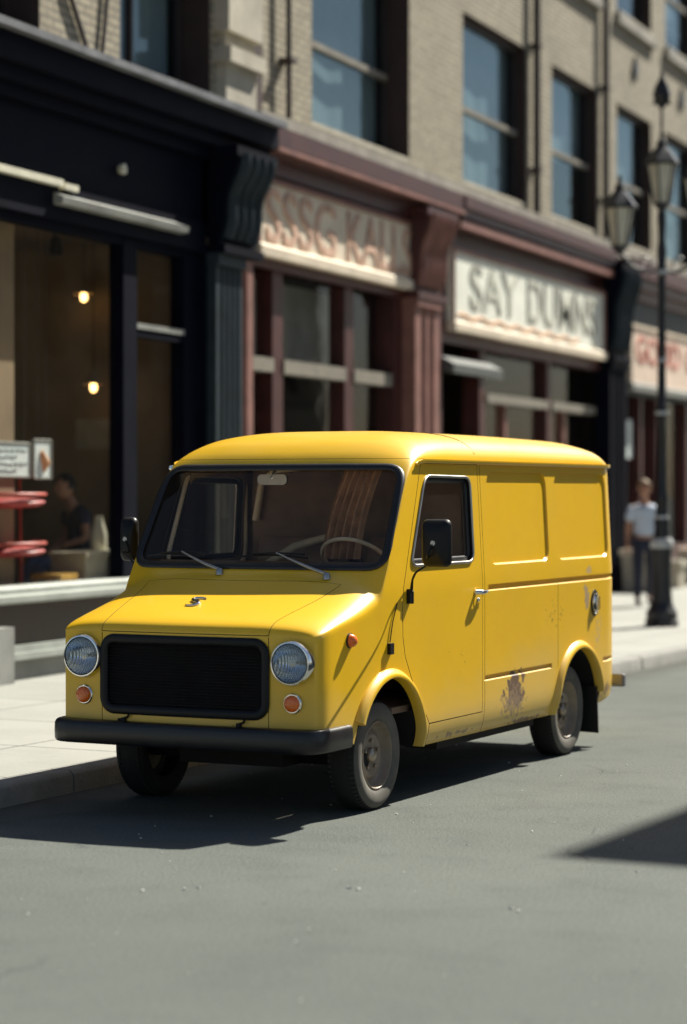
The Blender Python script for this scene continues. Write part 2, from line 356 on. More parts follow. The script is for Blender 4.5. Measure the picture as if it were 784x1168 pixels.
ZS = [(-.565,.978),(-.50,.992),(.08,1.115),(.165,1.248),(.26,1.412),(.53,1.812),(.65,1.888),(.80,1.905),(3.7,1.905),(3.88,1.88)]
ZC = [(-.565,.99),(-.555,1.012),(-.53,1.034),(-.47,1.060),(-.1,1.172),(.10,1.255),(.155,1.285),(.53,1.862),(.61,1.945),(.73,2.018),(.88,2.062),(1.2,2.085),(2.2,2.088),(3.4,2.078),(3.68,2.055),(3.80,2.01),(3.86,1.95),(3.88,1.90)]
WS = [(-.565,.930),(-.56,.938),(-.545,.952),(-.52,.964),(-.47,.975),(-.1,.99),(.3,1),(3.72,1),(3.80,.988),(3.85,.965),(3.88,.93)]
ZB = [(-.565,.45),(-.3,.44),(-.1,.36),(.6,.30),(3.6,.30),(3.88,.36)]
def bow(y): return .06*max(0, min(1, (1.3-y)/.7))**1.0 if y > .6 else .06
NS, NT = 26, 26
def section(y):
    zs, zc, ws, zb = smk(ZS, y), smk(ZC, y), lerpk(WS, y), lerpk(ZB, y)
    zc = max(zc, zs+.004); pts = []
    for i in range(NS):
        z = zb+(zs-zb)*i/(NS-1)
        pts.append((hw(max(z, .30))*ws, z))
    h0 = hw(zs)*ws; ex = lerpk([(-.1,.36),(.12,.40),(.6,.46),(.9,.5)], y)
    for i in range(1, NT+1):
        s = i/NT; t = math.pi/2*(1-(1-s)**1.9)
        pts.append((h0*max(0, math.cos(t))**ex if i < NT else 0.0, zs+(zc-zs)*math.sin(t)))
    return pts
def van_solid():
    ys = [-.565,-.562,-.557,-.55,-.54,-.525,-.505,-.48,-.45]
    y = -.40
    while y < .05: ys.append(y); y += .04
    y = .05
    while y < .86: ys.append(y); y += .022
    y = .9
    while y < 3.62: ys.append(y); y += .07
    ys += [3.66,3.70,3.74,3.77,3.80,3.82,3.84,3.855,3.868,3.876,3.88]
    bm = bmesh.new(); rows = []
    def V(x, y, z):
        return bm.verts.new((x, y-bow(y)*(1-(x/W)**2), z))
    for y in ys:
        half = section(y)
        row = [V(x, y, z) for x, z in half] + [V(-x, y, z) for x, z in half[-2::-1]]
        rows.append(row)
    n = len(rows[0])
    for si, (a, b) in enumerate(zip(rows, rows[1:])):
        for j in range(n if 0 < si < len(rows)-2 else n-1): bm.faces.new((a[j], a[(j+1) % n], b[(j+1) % n], b[j]))
    for y, row, nxt in ((ys[0], rows[0], rows[1]), (ys[-1], rows[-1], rows[-2])):      # gridded end caps
        half = section(y); xs = [x for x, z in half[NS-1:]]; h0 = xs[0]
        grid = []
        for i in range(NS):
            x0, z = half[i]; line = [row[i]]
            cols = xs[1:] + [-q for q in xs[1:-1][::-1]]
            for q in cols: line.append(V(q/h0*x0, y, z))
            line.append(row[n-1-i]); grid.append(line)
        for a, b in zip(grid, grid[1:]):
            for j in range(len(a)-1): bm.faces.new((a[j], a[j+1], b[j+1], b[j]))
        top = row[NS-1:n-NS+1]; g = grid[-1]
        for j in range(len(g)-1):
            f = [g[j], g[j+1], top[j+1], top[j]]; u = []
            for q in f:
                if q not in u: u.append(q)
            if len(u) > 2: bm.faces.new(u)
        # bottom edge of cap closes onto the floor strip
        low = grid[0]
        bm.faces.new(low + [nxt[n-1], nxt[0]])
    bmesh.ops.remove_doubles(bm, verts=bm.verts, dist=1e-6)
    # close remaining holes (floor strip against cap rows)
    ed = [e for e in bm.edges if e.is_boundary]
    if ed: bmesh.ops.holes_fill(bm, edges=ed, sides=0)
    bmesh.ops.recalc_face_normals(bm, faces=bm.faces)
    me = bpy.data.meshes.new('shell'); bm.to_mesh(me); bm.free()
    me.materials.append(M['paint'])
    for p in me.polygons: p.use_smooth = True
    return me
SHELL = van_solid()
_bm = bmesh.new(); _bm.from_mesh(SHELL); bmesh.ops.triangulate(_bm, faces=_bm.faces); BV = BVHTree.FromBMesh(_bm)
_bm.normal_update(); _tri = [[(v.co.copy(), v.normal.copy()) for v in f.verts] for f in _bm.faces]; _bm.free()
from mathutils.geometry import barycentric_transform

def boolean(me, cut, op):
    a = bpy.data.objects.new('tmp_a', me); b = bpy.data.objects.new('tmp_b', cut); COL.objects.link(a); COL.objects.link(b)
    md = a.modifiers.new('b', 'BOOLEAN'); md.operation = op; md.object = b; md.solver = 'EXACT'; md.material_mode = 'TRANSFER'
    dg = bpy.context.evaluated_depsgraph_get(); out = bpy.data.meshes.new_from_object(a.evaluated_get(dg))
    bpy.data.objects.remove(a); bpy.data.objects.remove(b); return out
def fix_normals(me):
    n0 = []
    for p in me.polygons: p.use_smooth = True
    me.set_sharp_from_angle(angle=R(28))
    cn = [c.vector.copy() for c in me.corner_normals]; out = list(cn)
    for p in me.polygons:
        pn = p.normal
        for li in p.loop_indices:
            co = me.vertices[me.loops[li].vertex_index].co
            loc, nor, idx, d = BV.find_nearest(co)
            if loc is None or d > 8e-4: continue
            loc2, nor2, idx2, d2 = BV.find_nearest(co*.999+p.center*.001)
            t = _tri[idx2]
            if nor2.dot(pn) < .9: continue
            nn = barycentric_transform(loc2, t[0][0], t[1][0], t[2][0], t[0][1], t[1][1], t[2][1])
            if nn.length > .5 and nn.dot(pn) > .8: out[li] = nn.normalized()
    me.normals_split_custom_set([tuple(v) for v in out])
def rrect(u0, u1, w0, w1, r, n=6):
    pts = []
    for cx, cy, a0 in ((u1-r, w1-r, 0), (u0+r, w1-r, 90), (u0+r, w0+r, 180), (u1-r, w0+r, 270)):
        for k in range(n+1):
            a = R(a0+90*k/n); pts.append((cx+r*math.cos(a), cy+r*math.sin(a)))
    return pts
def rpoly(poly, r, n=6):
    """round the corners of a polygon"""
    out = []; L_ = len(poly)
    for i in range(L_):
        p = Vector(poly[i]); a = Vector(poly[i-1])-p; b = Vector(poly[(i+1) % L_])-p
        rr = min(r, a.length*.45, b.length*.45); p0 = p+a.normalized()*rr; p1 = p+b.normalized()*rr
        for k in range(n+1):
            t = k/n; out.append(tuple((1-t)**2*p0+2*t*(1-t)*p+t*t*p1))
    return out
def resample(poly, step):
    out = []
    for i in range(len(poly)):
        a, b = Vector(poly[i]), Vector(poly[(i+1) % len(poly)]); k = max(1, int((b-a).length/step))
        for j in range(k): out.append(tuple(a+(b-a)*j/k))
    return out

cut_mats = [M['paint'], M['under'], M['inter']]
def cm(mb, mi_mat):
    me = mb.mesh('cut', [mi_mat]); q = bmesh.new(); q.from_mesh(me); bmesh.ops.triangulate(q, faces=q.faces); q.to_mesh(me); q.free(); return me

# side-surface outlines (y, z)
WIN = rpoly([(.50,1.315),(1.385,1.315),(1.385,1.81),(.745,1.815)], .075)
DOOR = [(.745,.425),(1.505,.425),(1.505,1.885),(.70,1.885),(.385,1.15),(.395,.90),(.43,.78),(.56,.66)]
DOOR = [(.745,.425),(1.505,.425),(1.505,1.885),(.705,1.885),(.40,1.20),(.385,1.10),(.39,.93),(.42,.82),(.52,.67)]
WS_OUT = rpoly([(-.786,1.312),(.786,1.312),(.748,1.862),(-.748,1.862)], .10)

# 1 cab cavity
cav = MB(); prof = [(.34,.50),(.27,.95),(.25,1.2),(.30,1.33),(.60,1.84),(.74,1.955),(1.48,1.955),(1.48,.50)]
def cavx(z): return .766 if z < 1.2 else (.766-.04*(z-1.2)/.64 if z < 1.85 else .64)
cav.loft([[(cx_, y, z), (-cx_, y, z), (-cx_, 1.48, z), (cx_, 1.48, z)] for z, y, cx_ in ((.503,.34,.766),(.95,.27,.766),(1.2,.25,.766),(1.33,.30,.758),(1.84,.64,.726),(1.953,.80,.64))])
body = boolean(SHELL.copy(), cm(cav, M['inter']), 'DIFFERENCE')
# 2 windows through the shell
wc = MB()
for s in (1, -1): wc.prism(WIN, 'x', s*.55, s*1.0)
body = boolean(body, cm(wc, M['rubber']), 'DIFFERENCE')
wc = MB(); wc.prism(WS_OUT, 'y', -.5, .72); body = boolean(body, cm(wc, M['rubber']), 'DIFFERENCE')
# 3 wheel arches
FA, RA = (.225, .295, .430), (3.13, .285, .425)
arc = MB()
for s in (1, -1):
    for y, z, r in (FA, RA):
        arc.lathe([(r, s*.50), (r, s*1.0)], (0, y, z), 'x', 48)
body = boolean(body, cm(arc, M['under']), 'DIFFERENCE')
# 4 pressed panels, swage grooves and seams in the side
pp = MB()
for s in (1, -1):
    for y0, y1 in ((1.635, 2.615), (2.755, 3.72)):
        a = rrect(y0+.004, y1-.004, 1.285+.012, 1.845-.002, .085); b = rrect(y0-.004, y1+.004, 1.285-.012, 1.845+.002, .09)
        pp.loft([[(s*(hw(z)-.013), y, z) for y, z in a], [(s*(hw(z)+.02), y, z) for y, z in b]])
    def groove(y0, y1, z0, z1, d=.015):
        e = .012
        pp.loft([[(s*(hw(z)-d), y, z) for y, z in ((y0, z0), (y1, z0), (y1, z1), (y0, z1))], [(s*(hw(z)+.02), y, z) for y, z in ((y0-e, z0-e*2), (y1+e, z0-e*2), (y1+e, z1+e*.15), (y0-e, z1+e*.15))]])
    groove(1.60, 3.80, 1.145, 1.172); groove(1.545, 2.64, .612, .634); groove(3.60, 3.82, .590, .612)
body = boolean(body, cm(pp, M['paint']), 'DIFFERENCE')
sm = MB()
for s in (1, -1):
    x0, x1 = s*.79, s*.9
    sm.box(x0, x1, 2.750, 2.755, .60, 1.145)
    sm.box(s*.74, x1, .742, .748, .2, .424); sm.box(s*.74, x1, 1.540, 1.545, .2, 1.88)
    sm.box(x0, x1, 3.80, 3.804, .36, 1.86)
    sm.box(s*.505-.002, s*.505+.002, -.8, -.55, .40, .975)
body = boolean(body, cm(sm, M['under']), 'DIFFERENCE')
sm = MB(); sm.box(-.9, .9, 1.455, 1.461, 2.0-.08, 2.3)
RB = 1.912
# grille + lamps recess
gr = MB(); GR = rrect(-.49, .49, .567, .945, .065)
gr.prism(GR, 'y', -.9, -.53)
for x_ in (.640, -.622): gr.prism([(x_+.108*math.cos(2*math.pi*k/40), .845+.108*math.sin(2*math.pi*k/40)) for k in range(40)], 'y', -.9, -.47)
body = boolean(body, cm(gr, M['black']), 'DIFFERENCE')
# 5 split off roof, doors, hood
rb = MB(); rb.box(-1.2, 1.2, .2, 4.2, RB, 2.5); roof = boolean(body.copy(), cm(rb, M['under']), 'INTERSECT')
rb = MB(); rb.box(-1.2, 1.2, .2, 4.2, RB-.002, 2.5); body = boolean(body, cm(rb, M['under']), 'DIFFERENCE')
sl_ = MB(); sl_.box(-.9, .9, 1.456, 1.461, 1.5, 2.5)
roofcut = MB()
ring = [[(x, 1.456+dy, z) for x, z in [(q, 0) for q in (0,)]] for dy in (0, 1)]
# shallow joint ring over the roof: shell scaled inward removed from a thin slab
doors = []
for s in (1, -1):
    d = MB(); d.prism(DOOR, 'x', s*.5, s*1.0); doors.append(boolean(body.copy(), cm(d, M['inter']), 'INTERSECT'))
big = [tuple(p) for p in DOOR]
def grow(poly, e):
    A_ = sum(poly[i-1][0]*poly[i][1]-poly[i][0]*poly[i-1][1] for i in range(len(poly))); sg = 1 if A_ > 0 else -1; out = []
    for i, p in enumerate(poly):
        a = (Vector(p)-Vector(poly[i-1])).normalized(); b = (Vector(poly[(i+1) % len(poly)])-Vector(p)).normalized()
        n = Vector((a.y+b.y, -a.x-b.x)).normalized()*sg
        out.append(tuple(Vector(p)+n*e))
    return out
for s in (1, -1):
    d = MB(); d.prism(grow(DOOR, .0065), 'x', s*.5, s*1.0); body = boolean(body, cm(d, M['under']), 'DIFFERENCE')
HOOD = [(-.505,-.9),(.505,-.9)] + [(.505+(.60-.505)*t/6, -.52+.56*t/6) for t in range(7)] + [(x, .055-.055*(1-(x/.6)**2)) for x in (.4,.2,0,-.2,-.4)] + [(-.505-(.60-.505)*t/6, -.52+.56*t/6) for t in range(6, -1, -1)]
h = MB(); h.prism(HOOD, 'z', .984, 1.6); hood = boolean(body.copy(), cm(h, M['under']), 'INTERSECT')
h = MB(); h.prism(grow(HOOD, .004), 'z', .980, 1.6); body = boolean(body, cm(h, M['under']), 'DIFFERENCE')
for me in (body, roof, hood, *doors): fix_normals(me)
def vpart(name, me, parent=VAN, label=None):
    me.name = name; o = bpy.data.objects.new(name, me); COL.objects.link(o); o.parent = parent; OFF[o.name] = (0, 0, 0)
    if label: o['label'] = label
    return o
B_ = vpart('body', body); vpart('roof', roof); HD = vpart('hood', hood)
DL = vpart('door', doors[0]); DR = vpart('door', doors[1])

def surf(origin, direction):
    loc, nor, i, d = BV.ray_cast(Vector(origin), Vector(direction)); return loc, nor
def on_side(y, z, s=1):
    loc, nor = surf((s*1.5, y, z), (-s, 0, 0)); return loc
def on_front(x, z):
    loc, nor = surf((x, -1.5, z), (0, 1, 0)); return loc, nor
def on_top(x, y): return surf((x, y, 3), (0, 0, -1))

# roof joint strip (dark bead in the seam between the front cap and the rear roof)
mb = MB(); pts = []
for i in range(41):
    t = -1+2*i/40; l, n = on_top(.772*t*.985, 1.50)
    if l: pts.append(l+n*.0005)
mb.tube(pts, .0032, 6); mb.build('roof_seam', M['under'], VAN, 40)
# gutters
mb = MB()
for s in (1, -1):
    pts = []
    for i in range(70):
        y = .635+(3.90-.635)*i/69; l = on_side(min(y, 3.86), 1.897, s); z = 1.897-.05*max(0, (.72-y)/.085)**2*.3
        pts.append(Vector((l.x+s*.004, y-0*bow(y), z)))
    rings = []
    for p in pts:
        rings.append([p+Vector((s*a, 0, b)) for a, b in ((-.02,-.007),(.014,-.010),(.020,.002),(.020,.014),(.015,.014),(.013,.003),(-.02,.010))])
    mb.loft(rings)
mb.build('rain_gutter', M['paint'], VAN, 40)
# windscreen: rubber seal + glass
def project_loop(poly, push=0.0):
    out = []
    for x, z in poly:
        l, n = on_front(x, z); out.append(l+n*push)
    return out
loop = project_loop(resample(WS_OUT, .03), .004)
mb = MB(); L_ = len(loop)
for i in range(1):
    rings = []
    for k, p in enumerate(loop):
        t = (loop[(k+1) % L_]-loop[k-1]).normalized(); n = on_front(*[(p.x), (p.z)])[1]; b = t.cross(n).normalized()
        rings.append([p+b*.024*math.cos(a)+n*.012*math.sin(a) for a in [2*math.pi*j/10 for j in range(10)]])
    rings.append(rings[0]); mb.loft(rings, False)
WSEAL_later = mb
c = Vector((0, 1.59)); gl = MB(); rings = []
for k in range(13):
    q = k/12; rings.append([l+n*-.006 for l, n in [on_front(c.x+(x-c.x)*q*.995+1e-4, c.y+(z-c.y)*q*.995) for x, z in resample(WS_OUT, .04)]])
gl.loft(rings, False)
WSH = gl.build('windshield', M['wglass'], VAN, 60)
WSEAL_later.build('windshield_seal', M['rubber'], WSH, 60)
# door glass, trims, handles
for s, D in ((1, DL), (-1, DR)):
    wl = resample(WIN, .03)
    loop = [on_side(y, z, s)+Vector((s*.004, 0, 0)) for y, z in wl]
    mb = MB(); mb.loop_tube(loop, .009, 8, w2=.007, N=(1, 0, 0)); sealo = mb.build('window_trim', M['alu'], D, 60)
    mb = MB(); inner = [Vector((s*(hw(1.3)-.02-.038*(z-1.3)/.7), y, z)) for y, z in grow(WIN, -.02)]
    mb.loop_tube(inner, .017, 6, w2=.01, N=(1, 0, 0)); mb.build('window_seal', M['rubber'], D, 60)
    mb = MB(); cc = (.95, 1.56); rr = [[(s*(hw(z)-.022), y, z) for y, z in [(cc[0]+(y-cc[0])*q, cc[1]+(z-cc[1])*q) for y, z in WIN]] for q in (.01, .5, .99)]
    mb.loft(rr, False); mb.build('window_pane', M['wglass'], D, 60)
    # handle: pull lever with escutcheon
    x = hw(1.12)*s
    mb = MB(); mb.prism(rrect(1.375, 1.475, 1.045, 1.16, .03), 'x', x-s*.004, x+s*.003); es = mb.build('handle_recess', M['paint'], D, 40)
    mb = MB(); mb.tube([(x+s*.002, 1.40, 1.135), (x+s*.034, 1.405, 1.135), (x+s*.038, 1.43, 1.134), (x+s*.036, 1.49, 1.137), (x+s*.028, 1.515, 1.138)], [.014, .014, .013, .012, .009], 10)
    mb.tube([(x+s*.002, 1.43, 1.09), (x+s*.014, 1.435, 1.09)], [.013, .010], 10)
    mb.build('handle', M['chrome'], D, 50)
# inside of the doors and cab
mb = MB(); mb.box(-.735, .735, .40, 1.475, .50, .535); mb.build('cab_floor', M['inter'], VAN)
mb = MB(); mb.prism([(.30,.9),(.275,1.2),(.33,1.315),(.40,1.335),(.56,1.30),(.60,1.2),(.55,1.05),(.42,.9)], 'x', -.735, .735)
for x0 in (.22, .34, .46): mb.lathe([(.045, .57), (.05, .60), (.042, .605)], (x0, 0, 1.235), 'y', 20)
mb.build('dashboard', M['inter'], VAN, 30)
for sx in (.37, -.37):
    st = MB(); st.loft([[(sx+dx*w_, y, z) for dx, y, z in ((-1,.88,.82),(1,.88,.82),(1,1.34,.80),(-1,1.34,.80))] for w_, in ((.25,),)] + [[(sx+dx*.24, y, z) for dx, y, z in ((-1,.86,.93),(1,.86,.93),(1,1.30,.90),(-1,1.30,.90))]])
    so_ = st.build('seat', M['seat'], VAN, 30)
    bk = MB(); bk.loft([[(sx+a, y, z) for a, y in ((-.23,y0),(-.17,y0-.035),(.17,y0-.035),(.23,y0),(.22,y0+.08),(-.22,y0+.08))] for z, y0 in ((.9,1.24),(1.1,1.275),(1.3,1.31),(1.42,1.335),(1.45,1.36))]); bk.build('seat_back', M['seat'], so_, 40)
    for q in (-.2, .2):
        st2 = MB(); st2.box(sx+q-.02, sx+q+.02, .9, 1.3, .535, .83); st2.build('seat_leg', M['black'], so_)
# steering wheel
mb = MB(); cw = Vector((.37, .70, 1.335)); ax = Vector((0, -.62, -.78)).normalized(); e1 = Vector((1, 0, 0)); e2 = ax.cross(e1).normalized()
mb.loop_tube([cw+(e1*math.cos(a)+e2*math.sin(a))*.20 for a in [2*math.pi*k/40 for k in range(40)]], .0125, 8, N=ax)
sw = mb.build('steering_wheel', M['cream'], VAN, 60)
mb = MB()
for a in (R(200), R(340), R(270)): mb.tube([cw+ax*.03, cw+(e1*math.cos(a)+e2*math.sin(a))*.195], .011, 6)
mb.tube([cw+ax*-.01, cw+ax*.08], [.045, .035], 14); mb.build('spoke', M['black'], sw, 50)
mb = MB(); mb.tube([cw+ax*.07, cw+ax*.40], .022, 10); mb.build('steering_column', M['black'], VAN, 50)
# rear-view mirror on a bright stalk
mb = MB(); mb.tube([(-.085, .62, 1.88), (-.10, .585, 1.83), (-.11, .58, 1.80)], .009, 8)
mi = mb.build('interior_mirror', M['chrome'], VAN, 50)
mb = MB(); mb.prism(rrect(-.20, -.01, 1.765, 1.825, .025), 'y', .575, .60); mb.build('mirror_head', M['alu'], mi, 40)
# brown pleated sheet added to imitate a windscreen reflection, and pale inner pillar trims
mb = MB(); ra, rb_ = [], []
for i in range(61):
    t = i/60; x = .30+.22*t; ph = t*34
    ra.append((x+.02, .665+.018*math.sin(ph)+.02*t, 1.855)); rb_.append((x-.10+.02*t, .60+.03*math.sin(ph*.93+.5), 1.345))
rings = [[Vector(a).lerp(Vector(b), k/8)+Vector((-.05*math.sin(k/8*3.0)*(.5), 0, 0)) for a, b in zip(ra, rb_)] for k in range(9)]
mb.loft(rings, False, False); mb.build('reflection_sheet', M['reflection_sheet'], VAN, 60)
mb = MB()
for s in (-1,):
    mb.loop_tube([Vector((s*.742, y, z)) for y, z in grow(WIN, .035)], .018, 8, w2=.012, N=(1, 0, 0))
mb.tube([(-.66,1.40,1.55),(-.62,1.40,1.78),(-.5,1.36,1.86),(-.2,1.30,1.885),(.1,1.22,1.885),(.25,1.05,1.88)], .022, 8)
mb.tube([(-.52,1.02,1.12),(-.44,1.10,1.28),(-.25,1.14,1.40),(-.02,1.14,1.46),(.14,1.12,1.475)], [.02,.024,.026,.022,.012], 8)
mb.build('inner_trim', M['cream'], VAN, 50)
mb = MB(); mb.box(-.70, .70, 1.435, 1.472, .54, 1.93); mb.build('bulkhead', M['inter'], VAN)

# grille
gy = -.553
mb = MB(); lo = []
for x, z in resample(GR, .03): lo.append(Vector((x, on_front(x, z)[0].y-.006, z)))
rings = []
for k, p in enumerate(lo):
    t = (lo[(k+1) % len(lo)]-lo[k-1]).normalized(); n = Vector((0, -1, 0)); b = t.cross(n).normalized()
    rings.append([p+b*.024*math.cos(a)+n*.010*math.sin(a) for a in [2*math.pi*j/10 for j in range(10)]])
rings.append(rings[0]); mb.loft(rings, False); GRI = mb.build('grille', M['black'], VAN, 60)
mb = MB()
z = .59
while z < .93:
    c_ = [(x, on_front(x, z)[0].y) for x in [-.475+.95*i/16 for i in range(17)]]
    for (xa, ya), (xb, yb) in zip(c_, c_[1:]):
        pass
    mb.loft([[(x, y+.010, z-.004), (x, y+.004, z-.006), (x, y+.022, z+.004), (x, y+.028, z+.006)] for x, y in c_]); z += .0165
for x in [-.42+.07*i for i in range(13)]:
    y = on_front(x, .75)[0].y; mb.box(x-.0015, x+.0015, y+.026, y+.034, .58, .935)
mb.build('slat', M['slat'], GRI)
# headlights + indicators
for x in (.640, -.622):
    l, n = on_front(x, .845); yf = l.y
    mb = MB(); prof = [(.122, yf+.03), (.124, yf-.006), (.121, yf-.030), (.112, yf-.040), (.103, yf-.041), (.100, yf-.032)]
    mb.lathe([(.117, yf+.035), (.119, yf-.006), (.116, yf-.030), (.110, yf-.040), (.104, yf-.041), (.100, yf-.034), (.100, yf+.0)], (x, 0, .845), 'y', 48, cap=False)
    hl = mb.build('headlight', M['chrome'], VAN, 40)
    mb = MB(); mb.loop_tube([Vector((x+.1015*math.cos(a), yf-.039, .845+.1015*math.sin(a))) for a in [2*math.pi*j/40 for j in range(40)]], .0035, 6, N=(0, 1, 0)); mb.build('rim_gasket', M['rubber'], hl, 60)
    mb = MB(); mb.lathe([(.0995, yf-.028), (.093, yf-.010), (.080, yf+.012), (.062, yf+.032), (.040, yf+.045), (.018, yf+.050), (.003, yf+.051)], (x, 0, .845), 'y', 40, cap=False); mb.build('reflector', M['reflector'], hl, 60)
    mb = MB(); mb.lathe([(.010, yf+.048), (.012, yf+.010), (.020, yf+.002), (.022, yf-.008), (.003, yf-.012)], (x, 0, .845), 'y', 20); mb.build('bulb_shield', M['alu'], hl, 50)
    mb = MB(); rings = []
    for q in (1, .85, .6, .3, .02): rings.append([(x+.1005*q*math.cos(a), yf-.038-.022*(1-q*q), .845+.1005*q*math.sin(a)) for a in [2*math.pi*j/40 for j in range(40)]])
    mb.loft(rings, False); mb.build('lens', M['lens'], hl, 60)
    l, n = on_front(x+.0, .637); y0 = l.y
    mb = MB(); mb.lathe([(.052, y0+.02), (.053, y0-.008), (.048, y0-.014), (.044, y0-.014)], (x, 0, .637), 'y', 32); ind = mb.build('indicator', M['chrome'], VAN, 40)
    mb = MB(); mb.lathe([(.0445, y0-.010), (.043, y0-.022), (.034, y0-.031), (.018, y0-.035), (.003, y0-.036)], (x, 0, .637), 'y', 32); mb.build('lens', M['orange'], ind, 60)
# side marker lamps
for s in (1, -1):
    l = on_side(-.25, .945, s); mb = MB(); mb.lathe([(.040, l.x-s*.01), (.040, l.x+s*.006), (.034, l.x+s*.008)], (0, -.25, .945), 'x', 28); a = mb.build('side_marker', M['rubber'], VAN, 40)
    mb = MB(); mb.lathe([(.035, l.x+s*.004), (.035, l.x+s*.016), (.028, l.x+s*.032), (.013, l.x+s*.042), (.002, l.x+s*.043)], (0, -.25, .945), 'x', 28); mb.build('lens', M['orange'], a, 60)
# front bumper: one bar wrapped round the corners
path = [(-.835,-.25),(-.838,-.45),(-.832,-.56),(-.80,-.635),(-.735,-.668),(-.6,-.680),(0,-.690),(.6,-.680),(.735,-.668),(.80,-.635),(.832,-.56),(.838,-.45),(.835,-.25)]
pp2 = []
for i in range(len(path)-1):
    p0, p1, p2, p3 = [Vector(path[max(0, min(len(path)-1, j))]) for j in (i-1, i, i+1, i+2)]
    for k in range(6):
        t = k/6; pp2.append(.5*((2*p1)+(p2-p0)*t+(2*p0-5*p1+4*p2-p3)*t*t+(3*p1-p0-3*p2+p3)*t**3))
pp2.append(Vector(path[-1])); pp2 = [Vector((p.x*BX, p.y)) for p in pp2]; rings = []
for i, p in enumerate(pp2):
    t = (pp2[min(i+1, len(pp2)-1)]-pp2[max(i-1, 0)]).normalized(); n = Vector((t.y, -t.x))
    if n.dot(p-Vector((0, .3))) < 0: n = -n
    rings.append([(p.x+n.x*o_, p.y+n.y*o_, z) for o_, z in ((-.065,.395),(-.01,.384),(.0,.388),(.008,.400),(.010,.44),(.008,.485),(.0,.500),(-.01,.506),(-.075,.508),(-.078,.50))])
mb = MB(); mb.loft(rings); BU = mb.build('front_bumper', M['bumper'], VAN, 45)
for x in (.34, -.36):
    mb = MB(); mb.tube([(x, -.62, .505), (x, -.62, .525)], .016, 12); mb.tube([(x, -.62, .522), (x+.03, -.63, .53), (x+.045, -.64, .545)], .006, 6); mb.tube([(x-.04,-.61,.512),(x+.03,-.6,.516)], .008, 6); mb.build('bumper_bolt', M['black'], BU, 40)
for s in (1, -1):
    mb = MB(); mb.box(s*.62, s*.84, 3.93, 3.985, .385, .475); bm_ = mb.build('rear_bumper', M['galv'], VAN)
    md = bm_.modifiers.new('b', 'BEVEL'); md.width = .014; md.segments = 3
    mb = MB(); mb.box(s*.66, s*.70, 3.80, 3.94, .40, .45); mb.build('bracket', M['black'], bm_)
# wheel-arch flares
for s in (1, -1):
    for (y, z, r), a0, a1 in ((FA, 1, 152), (RA, 14, 178)):
        rings = []
        for k in range(49):
            a = R(a0+(a1-a0)*k/48); ct, st_ = math.cos(a), math.sin(a)
            ring = []
            for dr, dx in ((-.010,-.03),(-.012,.016),(-.006,.031),(.006,.034),(.018,.027),(.031,.012),(.044,-.004),(.042,-.02)):
                rr = r+dr; yy = y-rr*ct*(-1); yy = y+rr*ct; zz = z+rr*st_
                ring.append((s*(hw(max(zz, .3))+dx), yy, zz))
            rings.append(ring)
        mb = MB(); mb.loft(rings); mb.build('wheel_arch', M['paint'], VAN, 50)
# rocker edge under the sill, chassis
mb = MB(); mb.box(-.60, .60, .30, 3.75, .27, .44); mb.tube([(-.7, .15, .28), (.7, .15, .28)], .045, 10); mb.tube([(-.7, 3.06, .28), (.7, 3.06, .28)], .05, 10)
mb.box(-.32, .32, -.1, .5, .24, .42); mb.box(-.74, -.5, 1.0, 2.5, .25, .33); mb.box(.5, .74, 1.0, 2.5, .25, .33)
mb.tube([(.35, .6, .24), (.35, 3.9, .26)], .028, 8)
mb.build('chassis', M['under'], VAN)
# wheels
def wheel(y, s, steer=0):
    zc = .297; xo = s*.748; y += .035
    mb = MB(); rt = .297
    prof = [(.185, -.155), (.22, -.172), (.262, -.176), (.283, -.165), (.294, -.14), (.297, -.10), (.297, -.07), (.294, -.035), (.284, -.008)]
    side = [(.284, -.008), (.270, .003), (.245, .008), (.215, .004), (.192, -.006), (.184, -.018)]
    for p in (prof,): mb.loft([[(xo+s*h, y+r*math.cos(a), zc+r*math.sin(a)) for a in [2*math.pi*j/64 for j in range(64)]] for r, h in p], False, mi=0)
    mb.loft([[(xo+s*h, y+r*math.cos(a), zc+r*math.sin(a)) for a in [2*math.pi*j/64 for j in range(64)]] for r, h in side], False, mi=1)
    for j in range(64):                                       # shoulder tread blocks
        a = 2*math.pi*j/64
        for h0, h1, r0 in ((-.034, -.012, .298), (-.155, -.130, .298)):
            ring = []
            vs_ = []
            for aa in (a, a+.055):
                for hh, r_ in ((h0, r0+.003), (h1, r0-.008)):
                    for q in (0, -.02): vs_.append((xo+s*hh, y+(r_+q)*math.cos(aa), zc+(r_+q)*math.sin(aa)))
            mb.add(vs_, [(0,2,6,4),(0,1,3,2),(4,6,7,5),(0,4,5,1),(2,3,7,6)], 0)
    wh = mb.build('wheel', [M['tyre'], M['tyre_wall']], VAN, 40)
    mb = MB(); mb.loft([[(xo+s*h, y+r*math.cos(a), zc+r*math.sin(a)) for a in [2*math.pi*j/48 for j in range(48)]] for r, h in
        [(.190, -.016), (.186, -.004), (.180, -.003), (.174, -.014), (.166, -.048), (.150, -.060), (.132, -.056), (.118, -.040), (.105, -.038), (.080, -.050), (.050, -.052), (.02, -.052), (.002, -.052)]], False)
    rm = mb.build('rim', M['rim'], wh, 50)
    mb = MB(); mb.lathe([(.040, s*-.055), (.040, s*-.034), (.034, s*-.024), (.020, s*-.018), (.002, s*-.017)], (xo, y, zc), 'x', 24); mb.build('hub_cap', M['hub'], rm, 40)
    mb = MB()
    for k in range(5):
        a = 2*math.pi*k/5+.3; mb.lathe([(.011, s*-.058), (.011, s*-.034), (.004, s*-.032)], (xo, y+.078*math.cos(a), zc+.078*math.sin(a)), 'x', 6)
    mb.build('wheel_nut', M['hub'], rm)
    # rotate a steered wheel a little
    return wh
